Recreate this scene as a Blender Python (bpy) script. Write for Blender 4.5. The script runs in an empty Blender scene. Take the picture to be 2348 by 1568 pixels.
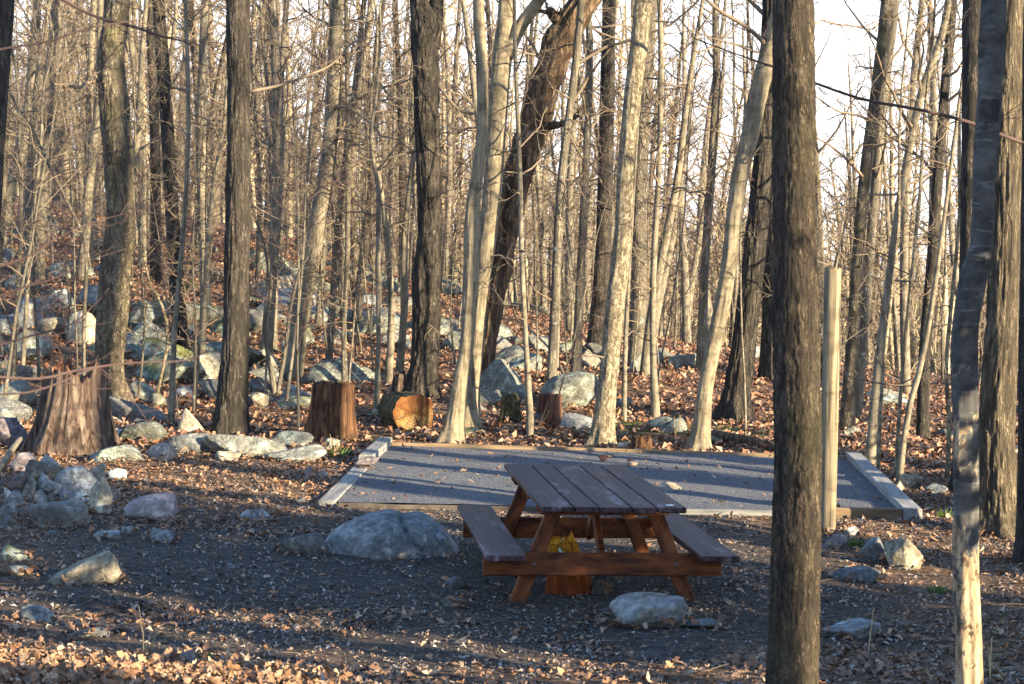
import bpy, bmesh, math, random
import numpy as np
from mathutils import Vector, Matrix, Euler

# ------------------------------------------------------------------ camera, world, sun, exposure
C = bpy.context.scene
COL = C.collection
EYE = 2.1
FPX = 4300.0            # focal length in units of a 2347 px wide picture
PITCH = math.atan((784 - 592) / FPX)
ROLL = math.radians(1.1)
cam_d = bpy.data.cameras.new('camera')
cam = bpy.data.objects.new('camera', cam_d)
COL.objects.link(cam)
cam_d.sensor_width = 36.0
cam_d.lens = 36.0 * FPX / 2347.0
cam_d.clip_start = 0.1
cam_d.clip_end = 6000
R_CAM = Matrix.Rotation(math.pi / 2 - PITCH, 3, 'X') @ Matrix.Rotation(ROLL, 3, 'Z')
cam.matrix_world = Matrix.Translation((0, 0, EYE)) @ R_CAM.to_4x4()
cam_d.dof.use_dof = True
cam_d.dof.focus_distance = 16.0
cam_d.dof.aperture_fstop = 9.0
C.camera = cam

SUN_PHI = math.radians(52)
SUN_EL = math.radians(14)
SA = np.array([math.sin(SUN_PHI), -math.cos(SUN_PHI)])   # horizontal direction towards the sun
SQ = np.array([math.cos(SUN_PHI), math.sin(SUN_PHI)])    # across the sun rays
world = bpy.data.worlds.new('World')
C.world = world
world.use_nodes = True
wt = world.node_tree
for n in list(wt.nodes):
    wt.nodes.remove(n)
sky_n = wt.nodes.new('ShaderNodeTexSky')
sky_n.sky_type = 'NISHITA'
sky_n.sun_disc = False
sky_n.sun_elevation = SUN_EL
sky_n.sun_rotation = math.atan2(SA[0], SA[1])
sky_n.air_density = 1.0
sky_n.dust_density = 0.6
sky_n.ozone_density = 3.0
bg = wt.nodes.new('ShaderNodeBackground')
bg.inputs['Strength'].default_value = 0.13
wo = wt.nodes.new('ShaderNodeOutputWorld')
# a pale veil of haze lies along the whole horizon and thins upwards
wc = wt.nodes.new('ShaderNodeTexCoord')
wx = wt.nodes.new('ShaderNodeSeparateXYZ'); wt.links.new(wc.outputs['Generated'], wx.inputs[0])
wr = wt.nodes.new('ShaderNodeMapRange'); wr.interpolation_type = 'SMOOTHSTEP'
wr.inputs['From Min'].default_value = 0.23; wr.inputs['From Max'].default_value = 0.11
wr.inputs['To Min'].default_value = 0.0; wr.inputs['To Max'].default_value = 0.95
wt.links.new(wx.outputs['Z'], wr.inputs['Value'])
wm = wt.nodes.new('ShaderNodeMix'); wm.data_type = 'RGBA'
wt.links.new(wr.outputs[0], wm.inputs[0]); wt.links.new(sky_n.outputs[0], wm.inputs[6]); wm.inputs[7].default_value = (3.8, 3.8, 3.9, 1)
wt.links.new(wm.outputs[2], bg.inputs[0])
wt.links.new(bg.outputs[0], wo.inputs[0])

sun_d = bpy.data.lights.new('sun', 'SUN')
sun_d.energy = 5.0
sun_d.angle = math.radians(0.5)
sun_d.color = (1.0, 0.82, 0.53)
sun = bpy.data.objects.new('sun', sun_d)
COL.objects.link(sun)
sv = Vector((SA[0] * math.cos(SUN_EL), SA[1] * math.cos(SUN_EL), math.sin(SUN_EL)))
sun.rotation_euler = sv.to_track_quat('Z', 'Y').to_euler()
sun.location = (20, -15, 20)

C.view_settings.view_transform = 'Standard'
C.view_settings.look = 'None'
C.view_settings.exposure = 2.15
C.view_settings.gamma = 1.0
C.view_settings.use_curve_mapping = False
C.render.engine = 'CYCLES'
C.cycles.use_denoising = True
C.cycles.denoising_input_passes = 'RGB_ALBEDO_NORMAL'
C.cycles.denoising_prefilter = 'NONE'
C.cycles.max_bounces = 5
C.cycles.diffuse_bounces = 3
C.cycles.glossy_bounces = 2
C.cycles.transparent_max_bounces = 4

# ------------------------------------------------------------------ helpers
rng = np.random.default_rng(7)
random.seed(7)
_tab = np.random.default_rng(11).random((257, 257))


def vnoise(x, y, s=0):
    x = np.asarray(x, float) + 31.7 * s
    y = np.asarray(y, float) + 17.3 * s
    xi = np.floor(x).astype(int); yi = np.floor(y).astype(int)
    fx = x - xi; fy = y - yi
    fx = fx * fx * (3 - 2 * fx); fy = fy * fy * (3 - 2 * fy)
    a = _tab[xi % 256, yi % 256]; b = _tab[(xi + 1) % 256, yi % 256]
    c = _tab[xi % 256, (yi + 1) % 256]; d = _tab[(xi + 1) % 256, (yi + 1) % 256]
    return (a * (1 - fx) + b * fx) * (1 - fy) + (c * (1 - fx) + d * fx) * fy


def sst(a, b, v):
    t = np.clip((np.asarray(v, float) - a) / (b - a), 0, 1)
    return t * t * (3 - 2 * t)


# the tent pad: corners from the picture, on level ground
def ray(px, py):
    d = Vector(((px - 1173.5) / FPX, (784 - py) / FPX, -1.0))
    return R_CAM @ d


def at(px, py, D):
    """world point seen at pixel (px,py) on the plane y = D"""
    d = ray(px, py)
    t = D / d.y
    return np.array([d.x * t, D, EYE + d.z * t])


def flat_hit(px, py, z=0.0):
    d = ray(px, py)
    t = (z - EYE) / d.z
    return np.array([d.x * t, d.y * t, z])


PAD_Z = 0.035
PAD = [flat_hit(770, 1151, PAD_Z), flat_hit(2067, 1178, PAD_Z), flat_hit(1941, 1051, PAD_Z), flat_hit(896, 1021, PAD_Z)]
PADC = np.mean(PAD, axis=0)


def pad_mask(x, y, grow=0.0):
    """1 inside the pad (grown by a margin), soft outside"""
    x = np.asarray(x, float); y = np.asarray(y, float)
    m = np.full(x.shape, 1e9)
    for i in range(4):
        a = PAD[i]; b = PAD[(i + 1) % 4]
        ex, ey = b[0] - a[0], b[1] - a[1]
        l = math.hypot(ex, ey)
        m = np.minimum(m, (-(x - a[0]) * ey + (y - a[1]) * ex) / l)
    return m + grow


def terrain(x, y):
    x = np.asarray(x, float); y = np.asarray(y, float)
    fore = 0.46 * (1 - sst(5.0, 10.8, y)) + 0.10 * (1 - sst(6.5, 9.6, y)) * sst(0.3, -2.2, x)
    yc = np.clip(47 - 1.6 * x, 33, 62)
    ye = np.minimum(y, yc)
    up = np.maximum(ye - 20, 0)
    up = up * up / (up + 3.0)
    hill = 0.029 * up - 0.0025 * np.clip(x, -25, 25) * np.maximum(ye - 18, 0)
    hill = hill + 0.55 * sst(23, 35, ye) * sst(-1.5, -8.5, x) + 0.35 * sst(30, 44, ye) * sst(4, -6, x)
    d = np.maximum(y - yc, 0)
    dr = sst(-14, 10, x)
    hill = hill - np.minimum(d, 60) * (0.02 + 0.14 * dr) * (d / (d + 6.0))
    # the far wooded hill, higher on the left
    hf = np.clip(1.5 - 0.15 * x, -10, 13)
    kf = sst(95, 230, y)
    hill = hill * (1 - kf) + hf * kf
    far = -(hf + 30) * sst(260, 600, y)
    side = -0.06 * np.maximum(x - 14, 0) * sst(10, 30, y) + 0.0 * x
    z = fore + hill + far + np.maximum(side, -6)
    pm = pad_mask(x, y)
    rough = 1 - sst(-0.9, 0.1, pm)
    tab = 1 - np.exp(-(((x - 0.5) / 1.6) ** 2 + ((y - 12) / 1.8) ** 2))
    n = (vnoise(x * 0.6, y * 0.6, 1) - 0.5) * 0.16 * sst(17, 24, y) + (vnoise(x * 1.7, y * 1.7, 2) - 0.5) * 0.06 + (vnoise(x * 5, y * 5, 3) - 0.5) * 0.022
    z = z + n * rough * (0.25 + 0.75 * tab)
    z = z - 0.06 * sst(-0.02, 0.06, pm)
    return z


def tz(x, y):
    return float(terrain(np.array([x]), np.array([y]))[0])


def ground_hit(px, py):
    d = ray(px, py)
    d = np.array(d) / d.y
    ys = np.arange(3.0, 140.0, 0.05)
    P = np.array([0, 0, EYE])[None, :] + ys[:, None] * d[None, :]
    g = terrain(P[:, 0], P[:, 1])
    below = np.nonzero(P[:, 2] < g)[0]
    if len(below) == 0:
        return P[-1]
    k = below[0]
    return np.array([P[k, 0], P[k, 1], g[k]])


def mesh_from(name, verts, faces_list, smooth=True):
    """verts Nx3 array, faces_list: arrays with k columns each"""
    me = bpy.data.meshes.new(name)
    verts = np.asarray(verts, np.float32)
    me.vertices.add(len(verts))
    me.vertices.foreach_set('co', verts.ravel())
    fl = [np.asarray(f, np.int32) for f in faces_list if len(f)]
    li = np.concatenate([f.ravel() for f in fl])
    tot = np.concatenate([np.full(len(f), f.shape[1], np.int32) for f in fl])
    st = np.concatenate([[0], np.cumsum(tot)[:-1]]).astype(np.int32)
    me.loops.add(len(li))
    me.loops.foreach_set('vertex_index', li)
    me.polygons.add(len(tot))
    me.polygons.foreach_set('loop_start', st)
    me.polygons.foreach_set('loop_total', tot)
    me.polygons.foreach_set('use_smooth', np.full(len(tot), smooth, bool))
    me.update(calc_edges=True)
    return me


class MB:
    def __init__(self):
        self.v = []; self.q = []; self.t = []; self.n = 0

    def add(self, v, quads=None, tris=None):
        v = np.asarray(v, float)
        self.v.append(v)
        if quads is not None and len(quads):
            self.q.append(np.asarray(quads, np.int64) + self.n)
        if tris is not None and len(tris):
            self.t.append(np.asarray(tris, np.int64) + self.n)
        self.n += len(v)

    def tube(self, pts, rad, sides=6, cap=True, ridge=None, twist=0.0):
        pts = np.asarray(pts, float); rad = np.asarray(rad, float)
        n = len(pts)
        tg = np.gradient(pts, axis=0)
        tg /= np.linalg.norm(tg, axis=1)[:, None] + 1e-12
        ref = np.array([0.0, 1.0, 0.02]) if abs(tg[:, 1]).max() < 0.85 else np.array([0.3, 0.05, 1.0])
        u = np.cross(tg, ref); u /= np.linalg.norm(u, axis=1)[:, None] + 1e-12
        w = np.cross(u, tg)
        a = np.arange(sides) / sides * 2 * math.pi
        ca, sa = np.cos(a), np.sin(a)
        rr = rad[:, None] * np.ones((1, sides))
        if ridge is not None:
            rr = rr * ridge(np.arange(n)[:, None], a[None, :], pts)
        V = pts[:, None, :] + rr[:, :, None] * (ca[None, :, None] * u[:, None, :] + sa[None, :, None] * w[:, None, :])
        V = V.reshape(-1, 3)
        i = np.arange(n - 1)[:, None] * sides; j = np.arange(sides)[None, :]; j2 = (j + 1) % sides
        Q = np.stack([i + j, i + j2, i + sides + j2, i + sides + j], -1).reshape(-1, 4)
        T = []
        if cap:
            V = np.vstack([V, pts[-1:] + tg[-1:] * rad[-1] * 0.5, pts[:1]])
            k = n * sides
            for q in range(sides):
                T.append([(n - 1) * sides + q, (n - 1) * sides + (q + 1) % sides, k])
                T.append([(q + 1) % sides, q, k + 1])
        self.add(V, Q, T)

    def box(self, c, half, rot=None, bevel=0.0):
        b = bevel
        hx, hy, hz = half
        v = []
        for sx in (-1, 1):
            for sy in (-1, 1):
                for sz in (-1, 1):
                    v.append((sx * (hx - b), sy * (hy - b), sz * hz)); v.append((sx * (hx - b), sy * hy, sz * (hz - b))); v.append((sx * hx, sy * (hy - b), sz * (hz - b)))
        bm = bmesh.new()
        for p in v:
            bm.verts.new(p)
        bmesh.ops.remove_doubles(bm, verts=bm.verts, dist=1e-6)
        bmesh.ops.convex_hull(bm, input=bm.verts)
        bmesh.ops.dissolve_limit(bm, angle_limit=0.02, verts=bm.verts, edges=bm.edges)
        bmesh.ops.triangulate(bm, faces=bm.faces)
        bm.verts.index_update()
        V = np.array([p.co[:] for p in bm.verts])
        T = [[q.index for q in f.verts] for f in bm.faces]
        bm.free()
        if rot is not None:
            V = V @ np.array(rot).T
        self.add(V + np.asarray(c), None, T)

    def build(self, name, mat, parent=None, origin=None, smooth=True):
        V = np.vstack(self.v)
        o0 = np.zeros(3) if origin is None else np.asarray(origin, float)
        fl = []
        if self.q: fl.append(np.vstack(self.q))
        if self.t: fl.append(np.vstack(self.t))
        me = mesh_from(name, V - o0, fl, smooth)
        return link(name, me, mat, parent, None if (origin is None or parent is not None) else o0)


def link(name, me, mat, parent=None, loc=None):
    if mat is not None and not me.materials:
        me.materials.append(mat)
    o = bpy.data.objects.new(name, me)
    COL.objects.link(o)
    if parent is not None:
        o.parent = parent
    if loc is not None:
        o.location = loc
    return o


def tag(o, label=None, cat=None, group=None, kind=None):
    if label: o['label'] = label
    if cat: o['category'] = cat
    if group: o['group'] = group
    if kind: o['kind'] = kind
    return o


def empty(name, loc, rz=0.0):
    o = bpy.data.objects.new(name, None)
    COL.objects.link(o)
    o.location = loc
    o.rotation_euler = (0, 0, rz)
    o.empty_display_size = 0.2
    return o


# ------------------------------------------------------------------ materials
class NT:
    def __init__(self, name):
        self.m = bpy.data.materials.new(name)
        self.m.use_nodes = True
        self.t = self.m.node_tree
        self.b = self.t.nodes['Principled BSDF']
        self.b.inputs['Roughness'].default_value = 0.85
        self.b.inputs['Specular IOR Level'].default_value = 0.25

    def n(self, typ, **kw):
        nd = self.t.nodes.new('ShaderNode' + typ)
        for k, v in kw.items():
            if k in nd.inputs:
                s = nd.inputs[k]
                if isinstance(v, bpy.types.NodeSocket):
                    self.t.links.new(v, s)
                else:
                    s.default_value = v
            else:
                setattr(nd, k, v)
        return nd

    def l(self, a, b):
        self.t.links.new(a, b)

    def coord(self, scale=(1, 1, 1), kind='Object', loc=(0, 0, 0), rnd=False):
        tc = self.n('TexCoord')
        mp = self.n('Mapping')
        mp.inputs['Scale'].default_value = scale
        mp.inputs['Location'].default_value = loc
        self.l(tc.outputs[kind], mp.inputs['Vector'])
        if rnd:
            oi = self.n('ObjectInfo')
            ml = self.n('Math', operation='MULTIPLY'); self.l(oi.outputs['Random'], ml.inputs[0]); ml.inputs[1].default_value = 60
            ad = self.n('VectorMath', operation='ADD'); self.l(mp.outputs[0], ad.inputs[0]); self.l(ml.outputs[0], ad.inputs[1])
            return ad.outputs[0]
        return mp.outputs[0]

    def noise(self, vec, scale, detail=5, rough=0.6, dist=0.0):
        nd = self.n('TexNoise')
        nd.inputs['Scale'].default_value = scale
        nd.inputs['Detail'].default_value = detail
        nd.inputs['Roughness'].default_value = rough
        nd.inputs['Distortion'].default_value = dist
        self.l(vec, nd.inputs['Vector'])
        return nd.outputs['Fac']

    def ramp(self, fac, stops):
        r = self.n('ValToRGB')
        e = r.color_ramp.elements
        while len(e) < len(stops):
            e.new(0.5)
        for i, (p, c) in enumerate(stops):
            e[i].position = p
            if isinstance(c, (int, float)):
                c = (c, c, c)
            e[i].color = (*c, 1)
        self.l(fac, r.inputs[0])
        return r.outputs[0]

    def mix(self, fac, a, b, typ='MIX'):
        m = self.n('Mix', data_type='RGBA', blend_type=typ)
        for s, v in ((m.inputs[0], fac), (m.inputs[6], a), (m.inputs[7], b)):
            if isinstance(v, bpy.types.NodeSocket):
                self.l(v, s)
            elif isinstance(v, tuple):
                s.default_value = (*v, 1)
            else:
                s.default_value = v
        return m.outputs[2]

    def math(self, op, a, b=0.0):
        m = self.n('Math', operation=op)
        for s, v in ((m.inputs[0], a), (m.inputs[1], b)):
            if isinstance(v, bpy.types.NodeSocket):
                self.l(v, s)
            else:
                s.default_value = v
        return m.outputs[0]

    def bump(self, h, strength, dist, prev=None):
        b = self.n('Bump')
        b.inputs['Strength'].default_value = strength
        b.inputs['Distance'].default_value = dist
        self.l(h, b.inputs['Height'])
        if prev is not None:
            self.l(prev, b.inputs['Normal'])
        return b.outputs[0]

    def out(self, col, normal=None, rough=None):
        if isinstance(col, tuple):
            self.b.inputs['Base Color'].default_value = (*col, 1)
        else:
            self.l(col, self.b.inputs['Base Color'])
        if normal is not None:
            self.l(normal, self.b.inputs['Normal'])
        if rough is not None:
            self.b.inputs['Roughness'].default_value = rough
        return self.m


def bark_ridged(name, dark, light, s=26, sz=5, bump=1.0, lichen=(0.42, 0.46, 0.40), la=0.66, moss=None):
    k = NT(name)
    v = k.coord((1, 1, 1), rnd=True)
    w = k.noise(v, 3.0, 3)
    st = k.n('Mapping'); st.inputs['Scale'].default_value = (s, s, sz); k.l(v, st.inputs['Vector'])
    dv = k.n('VectorMath', operation='ADD')
    sc = k.n('VectorMath', operation='SCALE'); sc.inputs['Scale'].default_value = 1.6
    nc = k.n('TexNoise'); nc.inputs['Scale'].default_value = 7.0; k.l(v, nc.inputs['Vector'])
    k.l(nc.outputs['Color'], sc.inputs[0]); k.l(st.outputs[0], dv.inputs[0]); k.l(sc.outputs[0], dv.inputs[1])
    vo = k.n('TexVoronoi', feature='DISTANCE_TO_EDGE'); vo.inputs['Scale'].default_value = 1.0
    k.l(dv.outputs[0], vo.inputs['Vector'])
    fur = k.ramp(vo.outputs['Distance'], [(0.0, 0.0), (0.28, 1.0)])
    fine = k.noise(dv.outputs[0], 1.7, 6, 0.7)
    s3 = k.n('Mapping'); s3.inputs['Scale'].default_value = (s * .55, s * .55, sz * .36); k.l(v, s3.inputs['Vector'])
    rid = k.noise(s3.outputs[0], 1.0, 8, 0.68, 0.5)
    f2 = k.math('MULTIPLY', k.math('ADD', k.math('MULTIPLY', fur, 0.75), 0.25), k.math('MULTIPLY', k.ramp(rid, [(0.45, 0.0), (0.56, 1.0)]), k.ramp(fine, [(0.3, 0.5), (0.6, 1.1)])))
    col = k.mix(f2, dark, light)
    col = k.mix(k.ramp(w, [(0.35, 0.0), (0.7, 0.28)]), col, tuple(0.55 * (a + b) * 0.8 for a, b in zip(dark, light)))
    ln = k.noise(v, 9.0, 6, 0.65)
    col = k.mix(k.ramp(ln, [(la, 0.0), (la + 0.05, 0.8)]), col, lichen)
    if moss:
        mn = k.noise(v, 2.0, 5, 0.6)
        col = k.mix(k.math('MULTIPLY', k.ramp(mn, [(0.54, 0.0), (0.70, 0.6)]), k.ramp(f2, [(0.0, 0.3), (0.5, 1.0)])), col, moss)
    nb = k.bump(f2, bump, 0.02)
    nb = k.bump(fine, 0.4, 0.01, nb)
    return k.out(col, nb)


def bark_smooth(name, a, b, blot=(0.62, 0.60, 0.52), bl=0.6, dark=(0.12, 0.10, 0.08), flake=0.0, fs=22):
    k = NT(name)
    v = k.coord((1, 1, 1), rnd=True)
    st = k.n('Mapping'); st.inputs['Scale'].default_value = (7, 7, 16); k.l(v, st.inputs['Vector'])
    band = k.noise(st.outputs[0], 1.5, 6, 0.7, 0.6)
    big = k.noise(v, 2.6, 6, 0.65)
    ver = k.n('Mapping'); ver.inputs['Scale'].default_value = (30, 30, 3); k.l(v, ver.inputs['Vector'])
    vert = k.noise(ver.outputs[0], 1.0, 5, 0.65)
    col = k.mix(k.ramp(big, [(0.3, 0.0), (0.7, 1.0)]), a, b)
    col = k.mix(k.ramp(band, [(0.5, 0.0), (0.66, 0.38)]), col, blot)
    col = k.mix(k.ramp(vert, [(0.36, 0.8), (0.52, 0.0)]), col, tuple(c * .45 for c in a))
    spots = k.noise(st.outputs[0], 3.1, 5, 0.7)
    col = k.mix(k.ramp(spots, [(0.60, 0.0), (0.68, 0.75)]), col, dark)
    pat = k.noise(v, 7.0, 7, 0.72)
    col = k.mix(k.ramp(pat, [(0.50, 0.0), (0.60, 0.75)]), col, tuple(c * .45 for c in a))
    nb = k.bump(band, 0.5, 0.008)
    nb = k.bump(vert, 0.35, 0.008, nb)
    if flake > 0:
        s2 = k.n('Mapping'); s2.inputs['Scale'].default_value = (fs, fs, fs * .5); k.l(v, s2.inputs['Vector'])
        fl = k.noise(s2.outputs[0], 1.2, 7, 0.7, 0.8)
        fm = k.ramp(fl, [(0.50, 0.0), (0.58, 1.0)])
        col = k.mix(fm, col, k.mix(flake, col, dark))
        nb = k.bump(fm, 0.9, 0.012, nb)
    fine = k.noise(v, 60, 5, 0.7)
    nb = k.bump(fine, 0.25, 0.006, nb)
    return k.out(col, nb)


M = {}
M['oak_scaly'] = bark_ridged('oak_scaly', (0.04, 0.032, 0.024), (0.36, 0.30, 0.21), 26, 13, 1.0, (0.34, 0.36, 0.25), 0.68, (0.16, 0.15, 0.05))
M['oak_dark'] = bark_ridged('oak_dark', (0.011, 0.010, 0.009), (0.15, 0.125, 0.10), 36, 11, 1.0, (0.42, 0.46, 0.42), 0.70)
M['oak_fore'] = bark_ridged('oak_fore', (0.010, 0.008, 0.007), (0.26, 0.205, 0.145), 62, 22, 1.0, (0.46, 0.48, 0.42), 0.69, (0.11, 0.10, 0.05))
M['oak_right'] = bark_ridged('oak_right', (0.03, 0.024, 0.018), (0.30, 0.24, 0.165), 38, 10, 1.0, (0.36, 0.36, 0.3), 0.72)
M['dead'] = bark_ridged('dead_bark', (0.03, 0.018, 0.012), (0.33, 0.225, 0.14), 22, 4, 1.0, (0.2, 0.22, 0.2), 0.7)
M['beech'] = bark_smooth('beech_bark', (0.15, 0.125, 0.085), (0.25, 0.205, 0.14), (0.33, 0.285, 0.205))
M['birch'] = bark_smooth('birch_bark', (0.20, 0.165, 0.11), (0.33, 0.28, 0.195), (0.42, 0.375, 0.28), 0.6, (0.09, 0.065, 0.045), 0.6, 26)
M['crook'] = bark_smooth('crooked_bark', (0.10, 0.092, 0.08), (0.22, 0.20, 0.165), (0.30, 0.275, 0.225), 0.6, (0.05, 0.04, 0.035), 0.45, 34)
def crook_mat():
    k = NT('crooked_peeling_bark')
    v = k.coord((1, 1, 1))
    big = k.noise(v, 7, 7, 0.7)
    st = k.n('Mapping'); st.inputs['Scale'].default_value = (9, 9, 38); k.l(v, st.inputs['Vector'])
    band = k.noise(st.outputs[0], 1.0, 5, 0.6, 0.4)
    col = k.mix(k.ramp(big, [(0.38, 0.0), (0.62, 1.0)]), (0.022, 0.021, 0.022), (0.085, 0.085, 0.085))
    col = k.mix(k.ramp(band, [(0.56, 0.0), (0.66, 0.5)]), col, (0.16, 0.165, 0.165))
    sp = k.n('SeparateXYZ'); k.l(v, sp.inputs[0])
    pn = k.noise(k.coord((13, 13, 6)), 1.2, 7, 0.72, 0.7)
    pb = k.noise(k.coord((3, 3, 2)), 1.2, 3, 0.5)
    edge = k.math('ADD', k.math('ADD', sp.outputs['Z'], k.math('MULTIPLY', k.math('SUBTRACT', pn, 0.5), 6.5)), k.math('MULTIPLY', k.math('SUBTRACT', pb, 0.5), 4.0))
    peel = k.ramp(k.math('MULTIPLY', edge, 0.5), [(0.30, 1.0), (0.46, 0.0)])
    wood = k.mix(k.ramp(k.noise(k.coord((30, 30, 6)), 1.2, 7, .7), [(0.38, 0.0), (0.62, 1.0)]), (0.17, 0.115, 0.065), (0.40, 0.32, 0.21))
    holes = k.ramp(k.noise(k.coord((22, 22, 12), loc=(3, 1, 7)), 1.1, 6, 0.7, 0.8), [(0.54, 0.0), (0.60, 0.9)])
    wood = k.mix(holes, wood, (0.045, 0.03, 0.02))
    col = k.mix(peel, col, wood)
    nb = k.bump(big, 0.6, 0.01)
    nb = k.bump(peel, -0.7, 0.012, nb)
    nb = k.bump(holes, -0.8, 0.012, nb)
    return k.out(col, nb)


M['crook'] = crook_mat()
M['mid'] = bark_ridged('grey_bark', (0.07, 0.06, 0.048), (0.27, 0.235, 0.175), 22, 5, 0.8, (0.32, 0.37, 0.33), 0.62)
M['midpale'] = bark_smooth('pale_bark', (0.13, 0.112, 0.085), (0.235, 0.20, 0.145), (0.31, 0.28, 0.215), 0.6, (0.09, 0.075, 0.06))


def plain_var(name, a, b, sc=3.0, rough=0.9):
    k = NT(name)
    v = k.coord((1, 1, 1), rnd=True)
    return k.out(k.mix(k.ramp(k.noise(v, sc, 4), [(0.3, 0.0), (0.7, 1.0)]), a, b), None, rough)


M['twig'] = plain_var('twig_bark', (0.11, 0.085, 0.065), (0.24, 0.185, 0.13), 1.5)
M['twig_red'] = plain_var('reddish_twig', (0.04, 0.025, 0.027), (0.09, 0.058, 0.052), 2.0)
def far_mat():
    k = NT('far_woods')
    g = k.n('NewGeometry')
    return k.out(k.ramp(g.outputs['Random Per Island'], [(0.0, (0.06, 0.05, 0.042)), (0.35, (0.13, 0.105, 0.08)), (0.7, (0.25, 0.20, 0.135)), (1.0, (0.40, 0.33, 0.22))]), None, 0.9)


M['far'] = far_mat()


def rock_mat(name, a, b, lich=(0.40, 0.44, 0.38), la=0.52, stain=(0.30, 0.20, 0.11), sa=0.62, moss=None):
    k = NT(name)
    v = k.coord((1, 1, 1), rnd=True)
    n1 = k.noise(v, 3.2, 7, 0.65)
    n2 = k.noise(v, 26, 6, 0.7)
    col = k.mix(k.ramp(n1, [(0.32, 0.0), (0.68, 1.0)]), a, b)
    col = k.mix(k.ramp(n2, [(0.38, 0.8), (0.6, 0.0)]), col, tuple(c * 0.4 for c in a))
    l1 = k.noise(v, 5.5, 7, 0.7, 0.3)
    col = k.mix(k.ramp(l1, [(la, 0.0), (la + 0.07, 0.75)]), col, lich)
    s1 = k.noise(k.coord((1.3, 1.3, 0.8), loc=(5, 2, 1), rnd=True), 1.7, 4, 0.6)
    col = k.mix(k.ramp(s1, [(sa, 0.0), (sa + 0.12, 0.7)]), col, stain)
    if moss:
        g = k.n('NewGeometry'); sp = k.n('SeparateXYZ'); k.l(g.outputs['Normal'], sp.inputs[0])
        mz = k.math('MULTIPLY', k.ramp(sp.outputs['Z'], [(0.35, 0.0), (0.8, 1.0)]), k.ramp(k.noise(v, 3.0, 6, 0.7), [(0.45, 0.0), (0.55, 1.0)]))
        col = k.mix(mz, col, moss)
    m1 = k.noise(v, 11, 7, 0.72, 0.4)
    col = k.mix(k.ramp(m1, [(0.36, 0.75), (0.50, 0.0)]), col, tuple(c * 0.38 for c in a))
    col = k.mix(k.ramp(m1, [(0.54, 0.0), (0.64, 0.55)]), col, tuple(min(.6, c * 1.5) for c in b))
    oi = k.n('ObjectInfo')
    col = k.mix(k.ramp(oi.outputs['Random'], [(0.0, 0.0), (1.0, 0.3)]), col, k.mix(k.ramp(n1, [(0.3, 0.0), (0.7, 1.0)]), (0.13, 0.115, 0.095), (0.27, 0.245, 0.205)))
    hv = k.n('HueSaturation'); k.l(col, hv.inputs['Color']); k.l(k.math('ADD', k.math('MULTIPLY', k.math('FRACT', k.math('MULTIPLY', oi.outputs['Random'], 7.31)), 0.6), 0.65), hv.inputs['Value'])
    col = hv.outputs[0]
    vo = k.n('TexVoronoi', feature='DISTANCE_TO_EDGE'); vo.inputs['Scale'].default_value = 2.2
    dvn = k.n('VectorMath', operation='ADD'); k.l(v, dvn.inputs[0])
    sc = k.n('VectorMath', operation='SCALE'); sc.inputs['Scale'].default_value = 0.5
    nc = k.n('TexNoise'); nc.inputs['Scale'].default_value = 3.0; k.l(v, nc.inputs['Vector']); k.l(nc.outputs['Color'], sc.inputs[0]); k.l(sc.outputs[0], dvn.inputs[1])
    k.l(dvn.outputs[0], vo.inputs['Vector'])
    crack = k.ramp(vo.outputs['Distance'], [(0.0, 0.0), (0.035, 1.0)])
    nb = k.bump(crack, 0.35, 0.02)
    nb = k.bump(n1, 0.8, 0.07, nb)
    nb = k.bump(n2, 0.6, 0.012, nb)
    return k.out(col, nb, 0.9)


M['rock_grey'] = rock_mat('rock_grey', (0.11, 0.112, 0.115), (0.26, 0.255, 0.24), (0.36, 0.38, 0.34), 0.56)
M['rock_blue'] = rock_mat('rock_blue', (0.13, 0.145, 0.16), (0.26, 0.275, 0.285), (0.42, 0.46, 0.45), 0.56, (0.22, 0.17, 0.13), 0.68)
M['rock_tan'] = rock_mat('rock_tan', (0.26, 0.22, 0.16), (0.42, 0.38, 0.29), (0.50, 0.49, 0.40), 0.56)
M['rock_lichen'] = rock_mat('rock_lichen', (0.12, 0.13, 0.12), (0.25, 0.255, 0.22), (0.34, 0.41, 0.34), 0.53, (0.20, 0.16, 0.10), 0.64)
M['rock_moss'] = rock_mat('rock_moss', (0.13, 0.135, 0.12), (0.26, 0.27, 0.23), (0.38, 0.45, 0.38), 0.52, (0.20, 0.15, 0.09), 0.64, (0.10, 0.11, 0.02))
M['rock_purple'] = rock_mat('rock_purple', (0.19, 0.155, 0.165), (0.33, 0.28, 0.28), (0.36, 0.38, 0.42), 0.60, (0.30, 0.19, 0.15), 0.62)
M['rock_white'] = rock_mat('rock_white', (0.34, 0.35, 0.35), (0.58, 0.57, 0.52), (0.20, 0.23, 0.26), 0.58, (0.42, 0.27, 0.16), 0.64)
M['rock_orange'] = rock_mat('rock_orange', (0.24, 0.22, 0.21), (0.40, 0.32, 0.24), (0.45, 0.44, 0.40), 0.62, (0.52, 0.27, 0.09), 0.52)


def wood_stump(name, dark, mid, light, s=22, sz=1.6, bump=1.0):
    k = NT(name)
    v = k.coord((s, s, sz))
    w = k.coord((1, 1, 1))
    n1 = k.noise(v, 1.0, 7, 0.68, 0.6)
    n2 = k.noise(w, 5, 5, 0.6)
    col = k.ramp(n1, [(0.36, dark), (0.5, mid), (0.66, light)])
    col = k.mix(k.ramp(n2, [(0.5, 0.0), (0.7, 0.7)]), col, dark)
    nb = k.bump(n1, bump, 0.03)
    nb = k.bump(k.noise(w, 40, 4, 0.7), 0.4, 0.008, nb)
    return k.out(col, nb, 0.9)


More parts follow.
